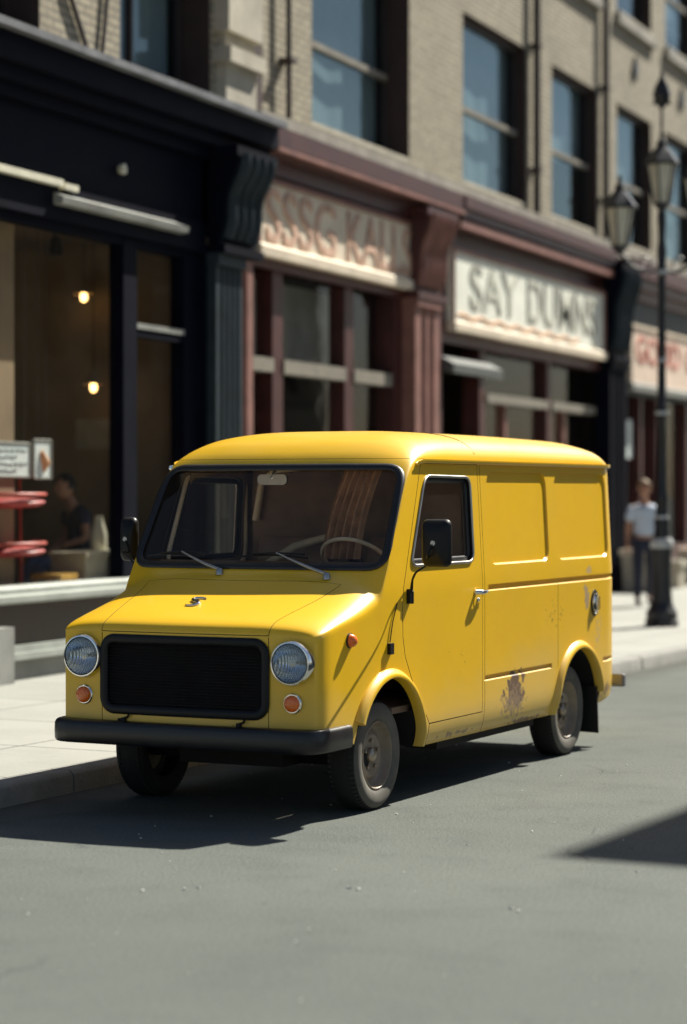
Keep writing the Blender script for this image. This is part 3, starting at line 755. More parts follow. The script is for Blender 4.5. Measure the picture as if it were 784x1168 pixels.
for y in (.165, 3.06):
    for s in (1, -1): wheel(y, s)
# mud flaps
for s in (1, -1):
    mb = MB(); mb.loft([[(s*.60, 3.50, .42), (s*.80, 3.50, .42), (s*.80, 3.512, .42), (s*.60, 3.512, .42)], [(s*.60, 3.53, .11), (s*.80, 3.53, .105), (s*.80, 3.542, .105), (s*.60, 3.542, .11)]]); mb.build('mud_flap', M['rubber'], VAN)
# fuel filler cap with recess ring
l = on_side(3.43, .985)
mb = MB(); mb.lathe([(.075, l.x-.006), (.075, l.x+.003), (.064, l.x+.005), (.060, l.x-.004)], (0, 3.43, .985), 'x', 32, sq=1.18); fc = mb.build('fuel_cap', M['rubber'], VAN, 40)
mb = MB(); mb.lathe([(.056, l.x-.004), (.055, l.x+.012), (.045, l.x+.020), (.002, l.x+.022)], (0, 3.43, .985), 'x', 28, sq=1.18); mb.box(l.x+.018, l.x+.036, 3.42, 3.438, .94, 1.03); mb.build('cap', M['chrome'], fc, 40)
# door-side clips and wing mirrors
l = on_side(.21, .875); mb = MB(); mb.box(l.x-.005, l.x+.02, .19, .235, .845, .905); mb.build('clip', M['black'], VAN)
mb = MB(); mb.tube([on_side(.21, .91)+Vector((.006, 0, 0)), on_side(.245, 1.02)+Vector((.006, 0, 0)), on_side(.30, 1.12)+Vector((.006, 0, 0))], .003, 6); mb.build('cable', M['black'], VAN, 40)
def mirror(s, yb, zb, my, mz, mx, mw=.088):
    l = on_side(yb, zb, s); x = l.x
    mb = MB(); mb.box(min(x-s*.004, x+s*.024), max(x-s*.004, x+s*.024), yb-.022, yb-.002, zb-.04, zb+.04); mb.box(min(x-s*.004, x+s*.026), max(x-s*.004, x+s*.026), yb+.004, yb+.024, zb-.042, zb+.03)
    root = mb.build('mirror', M['black'], VAN)
    root.modifiers.new('b', 'BEVEL').width = .004
    mb = MB(); P_ = [(x+s*.02, yb-.012, zb+.02), (x+s*.035, yb-.02, zb+.09), (x+s*.06, yb-.02, zb+.135), (x+s*.12, yb-.015, zb+.175), (mx-s*.03, my-.055, mz-.075), (mx-s*.008, my-.05, mz-.02), (mx, my-.04, mz)]
    sp = []
    for i in range(len(P_)-1):
        p0, p1, p2, p3 = [Vector(P_[max(0, min(len(P_)-1, j))]) for j in (i-1, i, i+1, i+2)]
        for k in range(6):
            t = k/6; sp.append(.5*((2*p1)+(p2-p0)*t+(2*p0-5*p1+4*p2-p3)*t*t+(3*p1-p0-3*p2+p3)*t**3))
    sp.append(Vector(P_[-1])); mb.tube(sp, .0062, 8)
    mb.tube([(x+s*.018, yb+.014, zb+.02), (x+s*.02, yb+.016, zb+.09), (x+s*.045, yb+.01, zb+.135)], .005, 8); mb.build('arm', M['black'], root, 60)
    mb = MB(); rings = []
    tilt = Matrix.Rotation(R(-8*s), 3, 'Z')
    for sc, dy in ((.10, -.046), (.45, -.042), (.78, -.030), (.93, -.016), (1, .0), (1, .014), (.97, .02)):
        rings.append([Vector((mx, my, mz))+tilt @ Vector((u*sc, dy, w_*sc)) for u, w_ in rrect(-mw, mw, -.128, .128, .035)])
    mb.loft(rings); hd = mb.build('mirror_head', M['black'], root, 35)
    mb = MB(); mb.tube([Vector((mx, my, mz))+Vector((0, -.05, 0)), Vector((mx, my, mz))+Vector((0, -.036, 0))], .014, 10); mb.build('ball_joint', M['alu'], hd, 40)
    mb = MB(); mb.prism(rrect(-mw+.008, mw-.008, -.12, .12, .03), 'y', .020, .0215)
    for i, p in enumerate(mb.v): mb.v[i] = Vector((mx, my, mz))+tilt @ p
    mb.build('mirror_glass', M['chrome'], hd)
mirror(1, .455, 1.15, .22, 1.450, 1.085)
mirror(-1, .30, 1.20, .40, 1.45, -.955, .052)
# wipers
for xp, xt, (bx0, bx1) in ((-.165, -.46, (-.70, -.30)), (.50, .15, (-.10, .34))):
    lp, n = on_top(xp, .075); lp = lp+n*.008
    def ws(x, z, e=.016):
        l, n = on_front(x, z); return l+n*e
    mb = MB(); mb.lathe([(.022, -.012), (.020, .012), (.012, .024), (.002, .025)], lp, 'z', 16)
    tip = ws(xt, 1.372, .03); mb.tube([lp+Vector((0, 0, .016)), lp.lerp(tip, .3)+Vector((0, -.028, .012)), lp.lerp(tip, .7)+Vector((0, -.022, .006)), tip], [.010, .009, .006, .005], 8)
    wp = mb.build('wiper', M['alu'], VAN, 50)
    mb = MB(); mb.tube([ws(bx0+(bx1-bx0)*i/10, 1.352+.015*math.sin(i/10*math.pi)) for i in range(11)], .006, 6)
    mb.tube([ws(xt-.15, 1.366, .026), tip+Vector((0, .002, .0)), ws(xt+.17, 1.368, .026)], .005, 6); mb.build('blade', M['rubber'], wp, 50)
# S-shaped hood badge
mb = MB(); pts = [(.05,.055),(.02,.068),(-.035,.06),(-.05,.035),(-.02,.012),(.025,-.008),(.045,-.035),(.025,-.06),(-.03,-.066),(-.055,-.05)]
ring = []
for i in range(len(pts)-1):
    for k in range(4):
        p0, p1, p2, p3 = [Vector(pts[max(0, min(len(pts)-1, j))]) for j in (i-1, i, i+1, i+2)]; t = k/4
        ring.append(.5*((2*p1)+(p2-p0)*t+(2*p0-5*p1+4*p2-p3)*t*t+(3*p1-p0-3*p2+p3)*t**3))
P3 = []
for q in ring:
    l, n = on_top(-.10+q.x*.72, -.30+q.y*.9); P3.append(l+n*.004)
mb.tube(P3, [.003+.009*math.sin(math.pi*i/(len(P3)-1)) for i in range(len(P3))], 8); mb.build('badge', M['chrome'], HD, 60)
# small bright lamp on the far roof corner
l = on_side(.66, 1.87, -1); mb = MB(); mb.lathe([(.006, 0), (.02, .012), (.018, .028), (.002, .034)], (l.x-.012, .60, 1.85), 'z', 14); mb.build('marker_stud', M['chrome'], VAN, 50)
VAN_DONE = True

# ------------------------------------------------------------------ text
def text_mesh(body, size, extrude, sx=1.0):
    c = bpy.data.curves.new('t', 'FONT'); c.body = body; c.size = size; c.extrude = extrude; c.align_x = 'LEFT'; c.offset = size*.003
    o = bpy.data.objects.new('t', c); COL.objects.link(o); dg = bpy.context.evaluated_depsgraph_get()
    me = bpy.data.meshes.new_from_object(o.evaluated_get(dg)); bpy.data.objects.remove(o)
    xs = [v.co.x for v in me.vertices]; return me, min(xs), max(xs)
def facade_text(name, body, y0, y1, z0, h, x, mat, parent, depth=.02):
    me, a, b = text_mesh(body, 1.0, .5)
    zs = [v.co.y for v in me.vertices]; lo, hi = min(zs), max(zs); of = Vector(OFF[parent.name])
    for v in me.vertices:
        u, w_, e = v.co
        v.co = Vector((x+e*depth, y0+(y1-y0)*(u-a)/(b-a), z0+h*(w_-lo)/(hi-lo)))-of
    me.materials.clear(); me.materials.append(mat); me.name = name
    o = bpy.data.objects.new(name, me); COL.objects.link(o); o.parent = parent; OFF[o.name] = OFF[parent.name]; return o

# ------------------------------------------------------------------ facade tools (facade plane x = 0, street towards +x)
def wall(mb, y0, y1, z0, z1, ops, depth=.34, x=0):
    ys = sorted({y0, y1, *[a for o in ops for a in o[:2]]}); zs = sorted({z0, z1, *[a for o in ops for a in o[2:4]]})
    ys = [v for v in ys if y0 <= v <= y1]; zs = [v for v in zs if z0 <= v <= z1]
    for a, b in zip(ys, ys[1:]):
        for c_, d in zip(zs, zs[1:]):
            m1, m2 = (a+b)/2, (c_+d)/2
            if any(o[0] < m1 < o[1] and o[2] < m2 < o[3] for o in ops): continue
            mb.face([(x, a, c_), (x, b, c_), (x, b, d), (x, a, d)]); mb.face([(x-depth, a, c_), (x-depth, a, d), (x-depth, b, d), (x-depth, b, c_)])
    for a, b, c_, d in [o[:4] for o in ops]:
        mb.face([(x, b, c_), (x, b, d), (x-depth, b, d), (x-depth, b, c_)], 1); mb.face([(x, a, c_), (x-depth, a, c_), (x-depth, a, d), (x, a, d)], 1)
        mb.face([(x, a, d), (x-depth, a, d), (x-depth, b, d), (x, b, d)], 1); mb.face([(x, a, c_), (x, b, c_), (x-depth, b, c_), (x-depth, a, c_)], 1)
def sash(parent, y0, y1, z0, z1, x=-.30, frame=M['sashdark'], pane=M['uglass'], rail=None, mull=(), fw=.07, blind=0, name='window', sill=None, pale=False):
    mb = MB(); t = .07
    mb.box(x-t, x, y0, y0+fw, z0, z1); mb.box(x-t, x, y1-fw, y1, z0, z1); mb.box(x-t, x, y0+fw, y1-fw, z1-fw, z1); mb.box(x-t, x, y0+fw, y1-fw, z0, z0+fw)
    w_ = mb.build(name, frame, parent)
    gb = MB(); gb.face([(x-.045, y0+fw*.6, z0+fw*.6), (x-.045, y1-fw*.6, z0+fw*.6), (x-.045, y1-fw*.6, z1-fw*.6), (x-.045, y0+fw*.6, z1-fw*.6)]); gb.build('pane', pane, w_)
    if rail:
        rb = MB(); rb.box(x-.06, x+.012, y0+fw, y1-fw, rail-.035, rail+.035); rb.build('meeting_rail', M['sashpale'] if pale else frame, w_)
    for m_ in mull:
        rb = MB(); rb.box(x-.06, x+.004, m_-.025, m_+.025, z0+fw, z1-fw); rb.build('mullion', frame, w_)
    if blind:
        bb = MB(); n = 12
        rings = [[(x-.16+.012*math.sin(k*1.9), y0+.02+(y1-y0-.04)*k/n, z) for k in range(n+1)] for z in (z1-.02, z1-(z1-z0)*blind)]
        bb.loft(rings, False, False); bb.build('blind', M['blind'], w_)
    if sill:
        sb = MB(); sb.box(-.02, .10, y0-.12, y1+.12, z0-.15, z0-.003); sb.build('sill', sill, w_)
    return w_
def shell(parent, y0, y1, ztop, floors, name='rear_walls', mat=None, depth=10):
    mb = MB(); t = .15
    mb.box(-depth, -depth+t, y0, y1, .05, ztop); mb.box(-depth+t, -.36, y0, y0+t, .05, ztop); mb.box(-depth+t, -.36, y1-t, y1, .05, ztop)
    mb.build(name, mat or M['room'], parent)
    mb = MB(); mb.box(-depth+t, -.36, y0+t, y1-t, ztop-.2, ztop); mb.build('roof', M['roofm'], parent)
    for f in floors:
        mb = MB(); mb.box(-depth+t, -.36, y0+t, y1-t, f-.12, f); mb.build('floor_slab', M['ceil'], parent)
def cornice(parent, y0, y1, steps, mat, name='cornice', cap=None):
    """steps: list of (z0,z1,x)"""
    mb = MB()
    for z0, z1, x in steps: mb.box(-.05, x, y0, y1, z0, z1)
    o = mb.build(name, mat, parent)
    if cap:
        z0, z1, x, m_ = cap; cb = MB(); cb.box(-.05, x, y0-.0, y1+.0, z0, z1); cb.build('cornice_cap', m_, o)
    return o
def console(parent, y0, y1, z0, z1, x0, x1, mat, rolls=4, lit=None):
    """scrolled bracket: deep at the top, curling back to the pilaster below"""
    mb = MB(); prof = []
    n = 26
    for i in range(n+1):
        t = i/n; z = z1+(z0-z1)*t
        x = x0+(x1-x0)*(.5+.5*math.cos(math.pi*min(1, t*1.02)))**.8 + .03*math.sin(t*math.pi*3.2)
        prof.append((max(x, x0+.02), z))
    poly = prof+[(x0-.1, z0), (x0-.1, z1)]
    mb.prism(poly, 'y', y0+.06, y1-.06)
    mb.box(x0-.1, x1+.05, y0, y1, z1-.10, z1); mb.box(x0-.1, x0+.10, y0+.02, y1-.02, z0-.08, z0+.003)
    o = mb.build('console_bracket', mat, parent, 35)
    rb = MB(); k = 4
    for j in range(k):
        ya = y0+.10+(y1-y0-.2)*(j+.5)/k
        rb.tube([(p[0]+.012, ya, p[1]) for p in prof[2:-2]], (y1-y0-.2)/k*.36, 8)
    rb.build('scroll_rib', lit or mat, o, 50); return o
def fluted(parent, y0, y1, z0, z1, x, mat, n=5, cap=True, base=True, name='pilaster'):
    mb = MB(); ys = y1-y0; poly = [(-.02, y0)]
    poly.append((x, y0)); f = ys/(n+1)
    for k in range(n):
        c_ = y0+f*(k+1)
        for j in range(7):
            a = math.pi*j/6; poly.append((x-.035*math.sin(a), c_-f*.33*math.cos(a)))
    poly += [(x, y1), (-.02, y1)]
    mb.prism(poly, 'z', z0+(.45 if base else 0), z1-(.12 if cap else 0))
    if base: mb.box(-.02, x+.05, y0-.03, y1+.03, z0, z0+.45)
    if cap: mb.box(-.02, x+.04, y0-.02, y1+.02, z1-.12, z1-.004)
    return mb.build(name, mat, parent, 30)

# ---- building A: dark navy shopfront ------------------------------------------------
A = empty('shop_building', (0, -6, .128), label='brick building with dark navy shopfront and large window, leftmost in the photo', cat='building')
YA0, YA1 = -6, 5.1
opsA = [(-1.6, .65, 5.72, 8.15), (2.15, 4.1, 5.72, 8.15), (-1.6, .65, 9.55, 11.8), (2.15, 4.1, 9.55, 11.8)]
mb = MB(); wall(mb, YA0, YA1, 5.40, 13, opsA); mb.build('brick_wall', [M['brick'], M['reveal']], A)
shell(A, YA0, YA1, 13, [.5, 5.4, 9.0])
for a, b, c_, d in opsA: sash(A, a, b, c_, d, rail=c_+1.12, blind=.9 if a > 0 else .3, mull=[a+(b-a)*.42] if c_ < 6 else (), pale=True)
cornice(A, YA0, 5.02, [(5.30,5.52,.36),(5.18,5.305,.26),(5.06,5.185,.15)], M['navy'], cap=(5.52, 5.585, .46, M['navytop']))
mb = MB(); mb.box(-.03, .06, YA0, 3.80, 4.42, 5.06); mb.build('fascia', M['navy'], A)
mb = MB(); mb.box(-.03, .10, YA0, 3.80, 4.12, 4.42); mb.build('window_head', M['navy'], A)
mb = MB(); mb.box(.06, .17, -2.2, .78, 4.40, 4.46); mb.box(.06, .165, .82, 1.06, 4.385, 4.44); ab = mb.build('awning_bar', M['whiteplas'], A)
mb = MB(); mb.prism([(.06,4.24),(.19,4.25),(.20,4.31),(.12,4.345),(.06,4.345)], 'y', .72, 3.22); mb.build('awning_box', M['plinth'], A)
mb = MB(); mb.lathe([(.03, .05), (.05, .09), (.05, .12), (.01, .13)], (0, 2.02, 4.72), 'x', 14); mb.build('fascia_lamp', M['whiteplas'], A, 40)
# shop window
F = M['navy']
mb = MB(); mb.box(-.12, .03, 2.17, 2.44, .93, 4.12); mb.box(-.10, .02, 2.44, 3.45, 3.20, 3.32); mb.box(-.12, .03, 3.45, 3.80, .128, 4.12)
mb.box(-.10, .02, YA0, 2.17, 4.04, 4.12); mb.box(-.10, .02, 2.44, 3.45, 4.04, 4.12); mb.box(-.10, .02, 2.44, 3.45, .93, 1.0)
wnd = mb.build('shop_window', F, A)
mb = MB(); mb.box(.02, .035, 2.44, 3.45, 3.275, 3.325); mb.build('transom_edge', M['plinth'], wnd)
for a, b, c_, d in ((YA0, 2.17, .93, 4.04), (2.44, 3.45, .93, 3.20), (2.44, 3.45, 3.32, 4.04)):
    g = MB(); g.face([(-.05, a, c_), (-.05, b, c_), (-.05, b, d), (-.05, a, d)]); g.build('pane', M['sglass'], wnd)
mb = MB(); mb.prism([(-.10,.78),(.16,.78),(.19,.80),(.19,.845),(.10,.86),(.10,.90),(.05,.925),(-.10,.925)], 'y', YA0, 3.45); mb.build('window_sill', M['pale'], A)
mb = MB(); mb.box(-.10, .05, YA0, 3.45, .42, .78); mb.build('stall_riser', M['dwood'], A)
mb = MB(); mb.box(-.10, .12, YA0, 3.44, .36, .42); mb.box(-.10, .17, YA0, 3.42, .305, .36); mb.build('riser_ledge', M['pale'], A)
mb = MB(); mb.box(-.10, .10, YA0, 3.44, .128, .305); mb.build('plinth', M['plinth'], A)
mb = MB(); mb.box(.10, .26, -.8, -.22, .128, .60); mb.build('corner_block', M['plinth'], A)
mb = MB(); mb.box(-.10, .10, 3.80, 3.83, .128, 4.2); mb.build('jamb', M['navy'], A)
fluted(A, 3.83, 4.46, .128, 4.12, .20, M['navy2'], 4)
fluted(A, 4.50, 4.94, .128, 4.3, .10, M['redlit'], 1, cap=False)
console(A, 3.80, 4.80, 4.20, 5.18, .20, .40, M['navy'], lit=M['navy2'])
# stone pier above, cable, pipe
mb = MB(); mb.box(0, .12, 4.24, 4.98, 5.585, 6.10); mb.box(0, .20, 4.18, 5.06, 6.10, 6.26); mb.box(0, .10, 4.26, 4.96, 6.26, 6.42); mb.box(0, .17, 4.2, 5.04, 6.42, 8.6); mb.build('stone_pier', M['stonelit'], A)
mb = MB(); mb.tube([(.03, 1.02, 7.2), (.03, 1.0, 6.6), (.03, 1.12, 6.2), (.03, 1.38, 5.85), (.03, 1.55, 5.6)], .025, 6); mb.tube([(.03, 1.9, 7.2), (.03, 1.86, 6.4), (.03, 1.80, 6.0), (.03, 1.72, 5.62)], .02, 6); mb.build('cable', M['pipe'], A, 40)
# interior
mb = MB(); mb.box(-9.8, -.4, YA0+.16, 4.9, 4.32, 4.40); mb.build('ceiling', M['ceil'], A)
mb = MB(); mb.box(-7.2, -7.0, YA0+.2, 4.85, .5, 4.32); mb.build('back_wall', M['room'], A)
mb = MB(); mb.box(-6.9, -.62, 4.55, 4.75, .5, 4.32); mb.build('party_wall', M['tan'], A)
mb = MB(); mb.box(-.46, -.26, .38, .66, .5, 4.32); mb.build('column', M['tan'], A)
mb = MB(); mb.box(-4.2, -4.1, 2.6, 4.5, 2.9, 4.25); mb.build('wall_board', M['navy2'], A)
for (y0, y1, z0, z1, mk) in ((1.0, 1.5, 1.6, 3.4, 'dwood'), (2.2, 3.0, 1.2, 2.6, 'dwood'), (3.3, 4.1, 2.0, 2.6, 'card')):
    mb = MB(); mb.box(-5.6, -5.2, y0, y1, z0, z1)
    for q in (.3, .65): mb.box(-5.2, -5.17, y0+.04, y1-.04, z0+(z1-z0)*q-.02, z0+(z1-z0)*q+.02)
    mb.build('shelving', M[mk], A)

mb = MB(); mb.box(-1.78, -1.26, 4.53, 4.547, 2.18, 2.50); mb.build('pinned_sheet', M['card'], A)
for xx, yy in ((-2.4, 3.6), (-2.9, 2.9), (-3.3, 3.9)):
    mb = MB(); mb.tube([(xx, yy, .5), (xx-.5, yy+.15, 2.9)], .05, 6); mb.build('leaning_board', M['card'], A)

# ---- buildings B, C, D ------------------------------------------------------------
def upper(parent, y0, y1, wins, dp=.13, zb=5.44):
    ops = []
    for a, b in wins:
        ops += [(a, b, 5.84, 8.13), (a, b, 9.6, 11.8)]
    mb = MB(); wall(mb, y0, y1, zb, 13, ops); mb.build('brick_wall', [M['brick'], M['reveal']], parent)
    for a, b, c_, d in ops:
        w_ = sash(parent, a, b, c_, d, x=-dp, rail=c_+1.06, blind=random.choice([.55, .75, .95]), mull=(), pale=True)
        sb = MB(); sb.box(-dp+.005, .06 if c_ > 9 else -.002, a+.002, b-.002, c_+.002, c_+.05); sb.build('sill', M['stonelit'], w_)
        if c_ > 9:
            sb = MB(); sb.box(.001, .09, a-.12, b+.12, c_-.17, c_-.002); sb.build('sill', M['stone'], w_)
    mb = MB(); mb.box(.001, .12, y0, y1, 5.56, 5.76); mb.build('stone_band', M['stone'], parent)
    shell(parent, y0, y1, 13, [.3, 5.4, 9.2])
def downpipe(parent, y, z0=5.78, z1=13, r=.055):
    mb = MB(); mb.tube([(.09, y, z0), (.09, y, z1)], r, 10)
    z = z0+.6
    while z < z1: mb.box(0, .16, y-.08, y+.08, z, z+.05); z += 1.8
    mb.build('downpipe', M['pipe'], parent, 40)

B = empty('shop_building', (0, 5.1, .128), label='buff brick building with oxblood red shopfront and cream sign lettered in red', cat='building')
upper(B, 5.12, 10.75, [(6.75, 9.87)], dp=.28)
downpipe(B, 5.9, r=.03); 
mb = MB(); mb.box(.0, .03, 5.12, 5.34, 5.77, 13); mb.build('recess_shade', M['reveal'], B)  # dark strip on the wall face, painted shade of a recess
cornice(B, 4.99, 11.0, [(5.36,5.56,.34),(5.28,5.365,.28),(5.10,5.285,.14)], M['red'], cap=(5.30, 5.345, .36, M['redlit']))
mb = MB(); mb.box(-.05, .05, 5.0, 10.7, 4.12, 5.10); mb.build('fascia', M['red'], B)
mb = MB()
for a, b in ((5.71, 5.99), (7.78, 8.05)): mb.box(-.22, -.02, a, b, .128, 4.12)
mb.box(-.22, .02, 9.29, 9.56, .128, 4.12); mb.box(-.22, .03, 4.98, 5.06, .128, 4.12); mb.box(-.22, -.04, 5.06, 9.29, .9, 1.0)
wnd = mb.build('shop_window', M['red'], B)
for a, b in ((5.06, 5.71), (5.99, 7.78), (8.05, 9.29)):
    t = MB(); t.box(-.20, .0, a, b, 3.02, 3.17); t.build('transom', M['sashpale'], wnd)
    for c_, d in ((1.0, 3.02), (3.17, 4.12)):
        g = MB(); g.face([(-.12, a, c_), (-.12, b, c_), (-.12, b, d), (-.12, a, d)]); g.build('pane', M['sglass'], wnd)
mb = MB(); mb.box(-.55, -.5, 6.0, 9.2, 3.2, 4.1); mb.build('net_curtain', M['plinth'], wnd)
mb = MB(); mb.box(-.24, .04, 5.0, 9.29, .128, .9); mb.build('stall_riser', M['red'], B)
mb = MB(); mb.box(-2.2, -2.1, 6.2, 7.6, 1.6, 2.9); mb.build('display_board', M['tan'], B)
fluted(B, 9.56, 10.42, .128, 4.15, .20, M['redlit'], 2)
console(B, 9.50, 10.6, 4.20, 5.24, .16, .34, M['red'], lit=M['redlit'])

C = empty('shop_building', (0, 10.75, .128), label='buff brick building above the white signboard and recessed doorway, two downpipes on its front', cat='building')
upper(C, 10.75, 19.2, [(11.9, 14.70), (15.95, 18.42)])
downpipe(C, 14.92); downpipe(C, 18.62)
cornice(C, 11.0, 18.35, [(5.40,5.56,.36),(5.28,5.405,.32),(5.14,5.285,.24)], M['red'], cap=(5.145, 5.25, .30, M['redlit']))
mb = MB(); mb.box(-.05, .08, 10.75, 18.3, 3.66, 5.14); mb.build('fascia', M['red'], C)
mb = MB(); mb.box(-.25, .0, 12.60, 12.84, .128, 3.66); mb.box(-.25, .0, 15.72, 15.92, .128, 3.66); mb.box(-.25, .0, 12.84, 15.72, .9, 1.0); mb.box(-.25, .0, 15.92, 18.25, .9, 1.0)
wnd = mb.build('shop_window', M['red'], C)
for a, b in ((12.84, 15.72), (15.92, 18.25)):
    t = MB(); t.box(-.22, .03, a, b, 2.96, 3.08); t.build('transom', M['sashpale'], wnd)
    t = MB(); t.box(-.2, -.05, a+(b-a)*.35, a+(b-a)*.35+.1, 1.0, 2.96); t.build('mullion', M['redlit'], wnd)
    for c_, d in ((1.0, 2.96), (3.08, 3.66)):
        g = MB(); g.face([(-.12, a, c_), (-.12, b, c_), (-.12, b, d), (-.12, a, d)]); g.build('pane', M['sglass'], wnd)
mb = MB(); mb.box(-.26, .05, 12.84, 18.25, .128, .9); mb.build('stall_riser', M['red'], C)
mb = MB(); mb.box(-1.10, -1.02, 10.9, 12.6, .128, 3.3); dr = mb.build('door', M['dwood'], C)
for zz in (.4, 1.2, 2.2):
    pb = MB(); pb.box(-1.02, -1.0, 11.1, 12.4, zz, zz+.65); pb.build('door_panel', M['sashdark'], dr)
mb = MB(); mb.prism([(-.05,3.30),(.28,3.26),(.28,3.38),(.06,3.50),(-.05,3.50)], 'y', 10.75, 12.75); mb.build('door_hood', M['hoodgrey'], C)
fluted(C, 10.45, 10.74, .128, 4.1, .12, M['red'], 1, cap=False)
console(C, 18.30, 19.42, 3.9, 5.36, .22, .42, M['navy'], lit=M['navy2'])
fluted(C, 18.36, 19.36, .128, 3.82, .24, M['navy'], 4)

D = empty('shop_building', (0, 19.45, .128), label='brick building behind the street lamp with rose lettered sign, farthest right', cat='building')
upper(D, 19.2, 33, [(19.6, 21.85), (22.85, 25.2), (26.4, 28.6)])
cornice(D, 19.46, 33, [(5.30,5.56,.34),(5.12,5.305,.26),(4.95,5.125,.16)], M['red'])
mb = MB(); mb.box(-.05, .08, 19.45, 33, 3.35, 4.95); mb.build('fascia', M['navy2'], D)
mb = MB()
mb.box(-.2, .03, 19.45, 19.75, .128, 3.35); wnd = mb.build('shop_window', M['red'], D)
for a, b in ((21.0, 21.15), (22.1, 22.35), (24.3, 24.6), (27, 27.3), (32.6, 33)):
    t = MB(); t.box(-.2, .03, a, b, .128, 3.35); t.build('post', M['red'], wnd)
for a, b in ((19.75, 21.0), (22.35, 24.3), (24.6, 27), (27.3, 32.6)):
    g = MB(); g.face([(-.1, a, .8), (-.1, b, .8), (-.1, b, 3.35), (-.1, a, 3.35)]); g.build('pane', M['sglass'], wnd)
    t = MB(); t.box(-.2, .05, a, b, .128, .8); t.build('stall_riser', M['red'], wnd)
mb = MB(); mb.box(-.35, -.28, 21.15, 22.1, .128, 3.35); mb.build('door', M['dwood'], D)
mb = MB(); mb.box(-.09, -.08, 20.3, 20.85, 2.3, 2.95); mb.build('window_poster', M['paper'], wnd)
mb = MB(); mb.box(-.09, -.08, 19.8, 20.1, 2.2, 2.95); mb.build('orange_poster', M['letorange'], wnd)
for y in (20.7, 23.95, 27.1):
    mb = MB(); mb.prism([(y-.14, 8.86), (y, 8.66), (y+.14, 8.86), (y, 9.08)], 'x', .001, .05); mb.build('wall_tie', M['iron'], D)

E_B = empty('shop_building', (0, 33, .128), label='last buff brick building of the terrace, past the rose lettered sign', cat='building')
upper(E_B, 33, 62, [(34.5+3.6*k, 36.7+3.6*k) for k in range(7)])
cornice(E_B, 33, 62, [(5.30,5.56,.34),(5.12,5.305,.26)], M['navy2'])
mb = MB(); mb.box(-.05, .08, 33, 62, 3.35, 5.12); mb.build('fascia', M['red'], E_B)
mb = MB(); mb.box(-.2, .05, 33, 62, .128, .8); mb.build('stall_riser', M['red'], E_B)
for k in range(9):
    mb = MB(); mb.box(-.2, .03, 33+3.2*k, 33.3+3.2*k, .8, 3.35); pst = mb.build('post', M['red'], E_B)
    g = MB(); g.face([(-.1, 33.3+3.2*k, .8), (-.1, 36.2+3.2*k, .8), (-.1, 36.2+3.2*k, 3.35), (-.1, 33.3+3.2*k, 3.35)]); g.build('pane', M['sglass'], pst)

# ---- opposite side of the street (it throws the block of shade at right) -----------
OPR = -math.atan2(.10, 1)
OP = empty('corner_block', (13.36, 11.25, .128), OPR, 'tall red brick corner block across the street, outside the frame', 'building')
def opp(parent, y0, y1, H, mat, wins):
    mb = MB(); wall(mb, y0, y1, 0, H, [], .3, 0)
    n = int((y1-y0)/2.6)
    mb = MB(); ops = []
    for f in range(int((H-4.4)/3.2)):
        for k in range(n):
            yy = y0+.8+k*2.6
            if yy+1.3 < y1-.4: ops.append((yy, yy+1.3, 4.6+f*3.2, 6.7+f*3.2))
    wall(mb, -y1, -y0, 0, H, [(-b, -a, c_, d) for a, b, c_, d in ops]); 
    for i, v in enumerate(mb.v): mb.v[i] = Vector((-v.x, -v.y, v.z))
    mb.box(.004, 14, y0, y0+.3, 0, H-.004); mb.box(.004, 14, y1-.3, y1, 0, H-.004); mb.box(13.7, 14, y0+.3, y1-.3, 0, H)
    mb.build('brick_wall', [mat, M['reveal']], parent)
    for a, b, c_, d in ops:
        f = MB(); f.box(.25, .32, a, b, (c_+d)/2-.03, (c_+d)/2+.03); wf = f.build('window', M['sashpale'], parent)
        g = MB(); g.face([(.3, a, c_), (.3, b, c_), (.3, b, d), (.3, a, d)]); g.build('pane', M['uglass'], wf)
    mb = MB(); mb.box(.006, 13.99, y0+.004, y1-.004, H-.28, H-.008); mb.build('roof', M['roofm'], parent)
    mb = MB(); mb.box(-.10, .0, y0, y1, 3.6, 4.1); mb.box(-.05, -.001, y0, y1, H-.5, H); mb.build('cornice', M['stone'], parent)
opp(OP, 0, 7, 20-.128, M['brick_opp'], True)
OQ = empty('terrace_building', (14.05, 18.4, .128), OPR, 'lower buff brick terrace beyond the corner block, outside the frame', 'building')
opp(OQ, 0, 30, 9.2, M['brick'], True)

# ---- shop signs -----------------------------------------------------------------
def sign(name, label, y0, y1, z0, z1, x0, x1, board, ledge, frame):
    root = empty(name, (x0, (y0+y1)/2, z0), label=label, cat='shop sign')
    mb = MB(); mb.box(x0, x1, y0, y1, z0+.12, z1); bd = mb.build('board', board, root)
    mb = MB(); mb.prism([(x0, z0), (x1+.05, z0), (x1+.055, z0+.10), (x1+.03, z0+.13), (x0, z0+.13)], 'y', y0, y1); mb.build('ledge', ledge, root)
    mb = MB(); e = .05
    mb.box(x1, x1+.03, y0, y0+e, z0+.13, z1); mb.box(x1, x1+.03, y1-e, y1, z0+.13, z1); mb.box(x1, x1+.03, y0+e, y1-e, z1-e, z1); mb.build('frame', frame, root)
    return root
S = sign('shop_sign', 'cream shop sign with faded red lettering, half shaded, beside the navy shop', 5.0, 9.98, 4.22, 5.06, .055, .12, M['bone'], M['bone'], M['redlit'])
facade_text('lettering', 'SSSG', 5.22, 7.15, 4.38, .58, .128, M['brickred'], S); facade_text('lettering', 'KALLS.', 7.5, 9.78, 4.38, .58, .128, M['brickred'], S)
S = sign('shop_sign', 'white shop sign with dark grey lettering and orange underline', 11.0, 18.22, 3.82, 4.90, .085, .17, M['bone2'], M['bone'], M['redlit'])
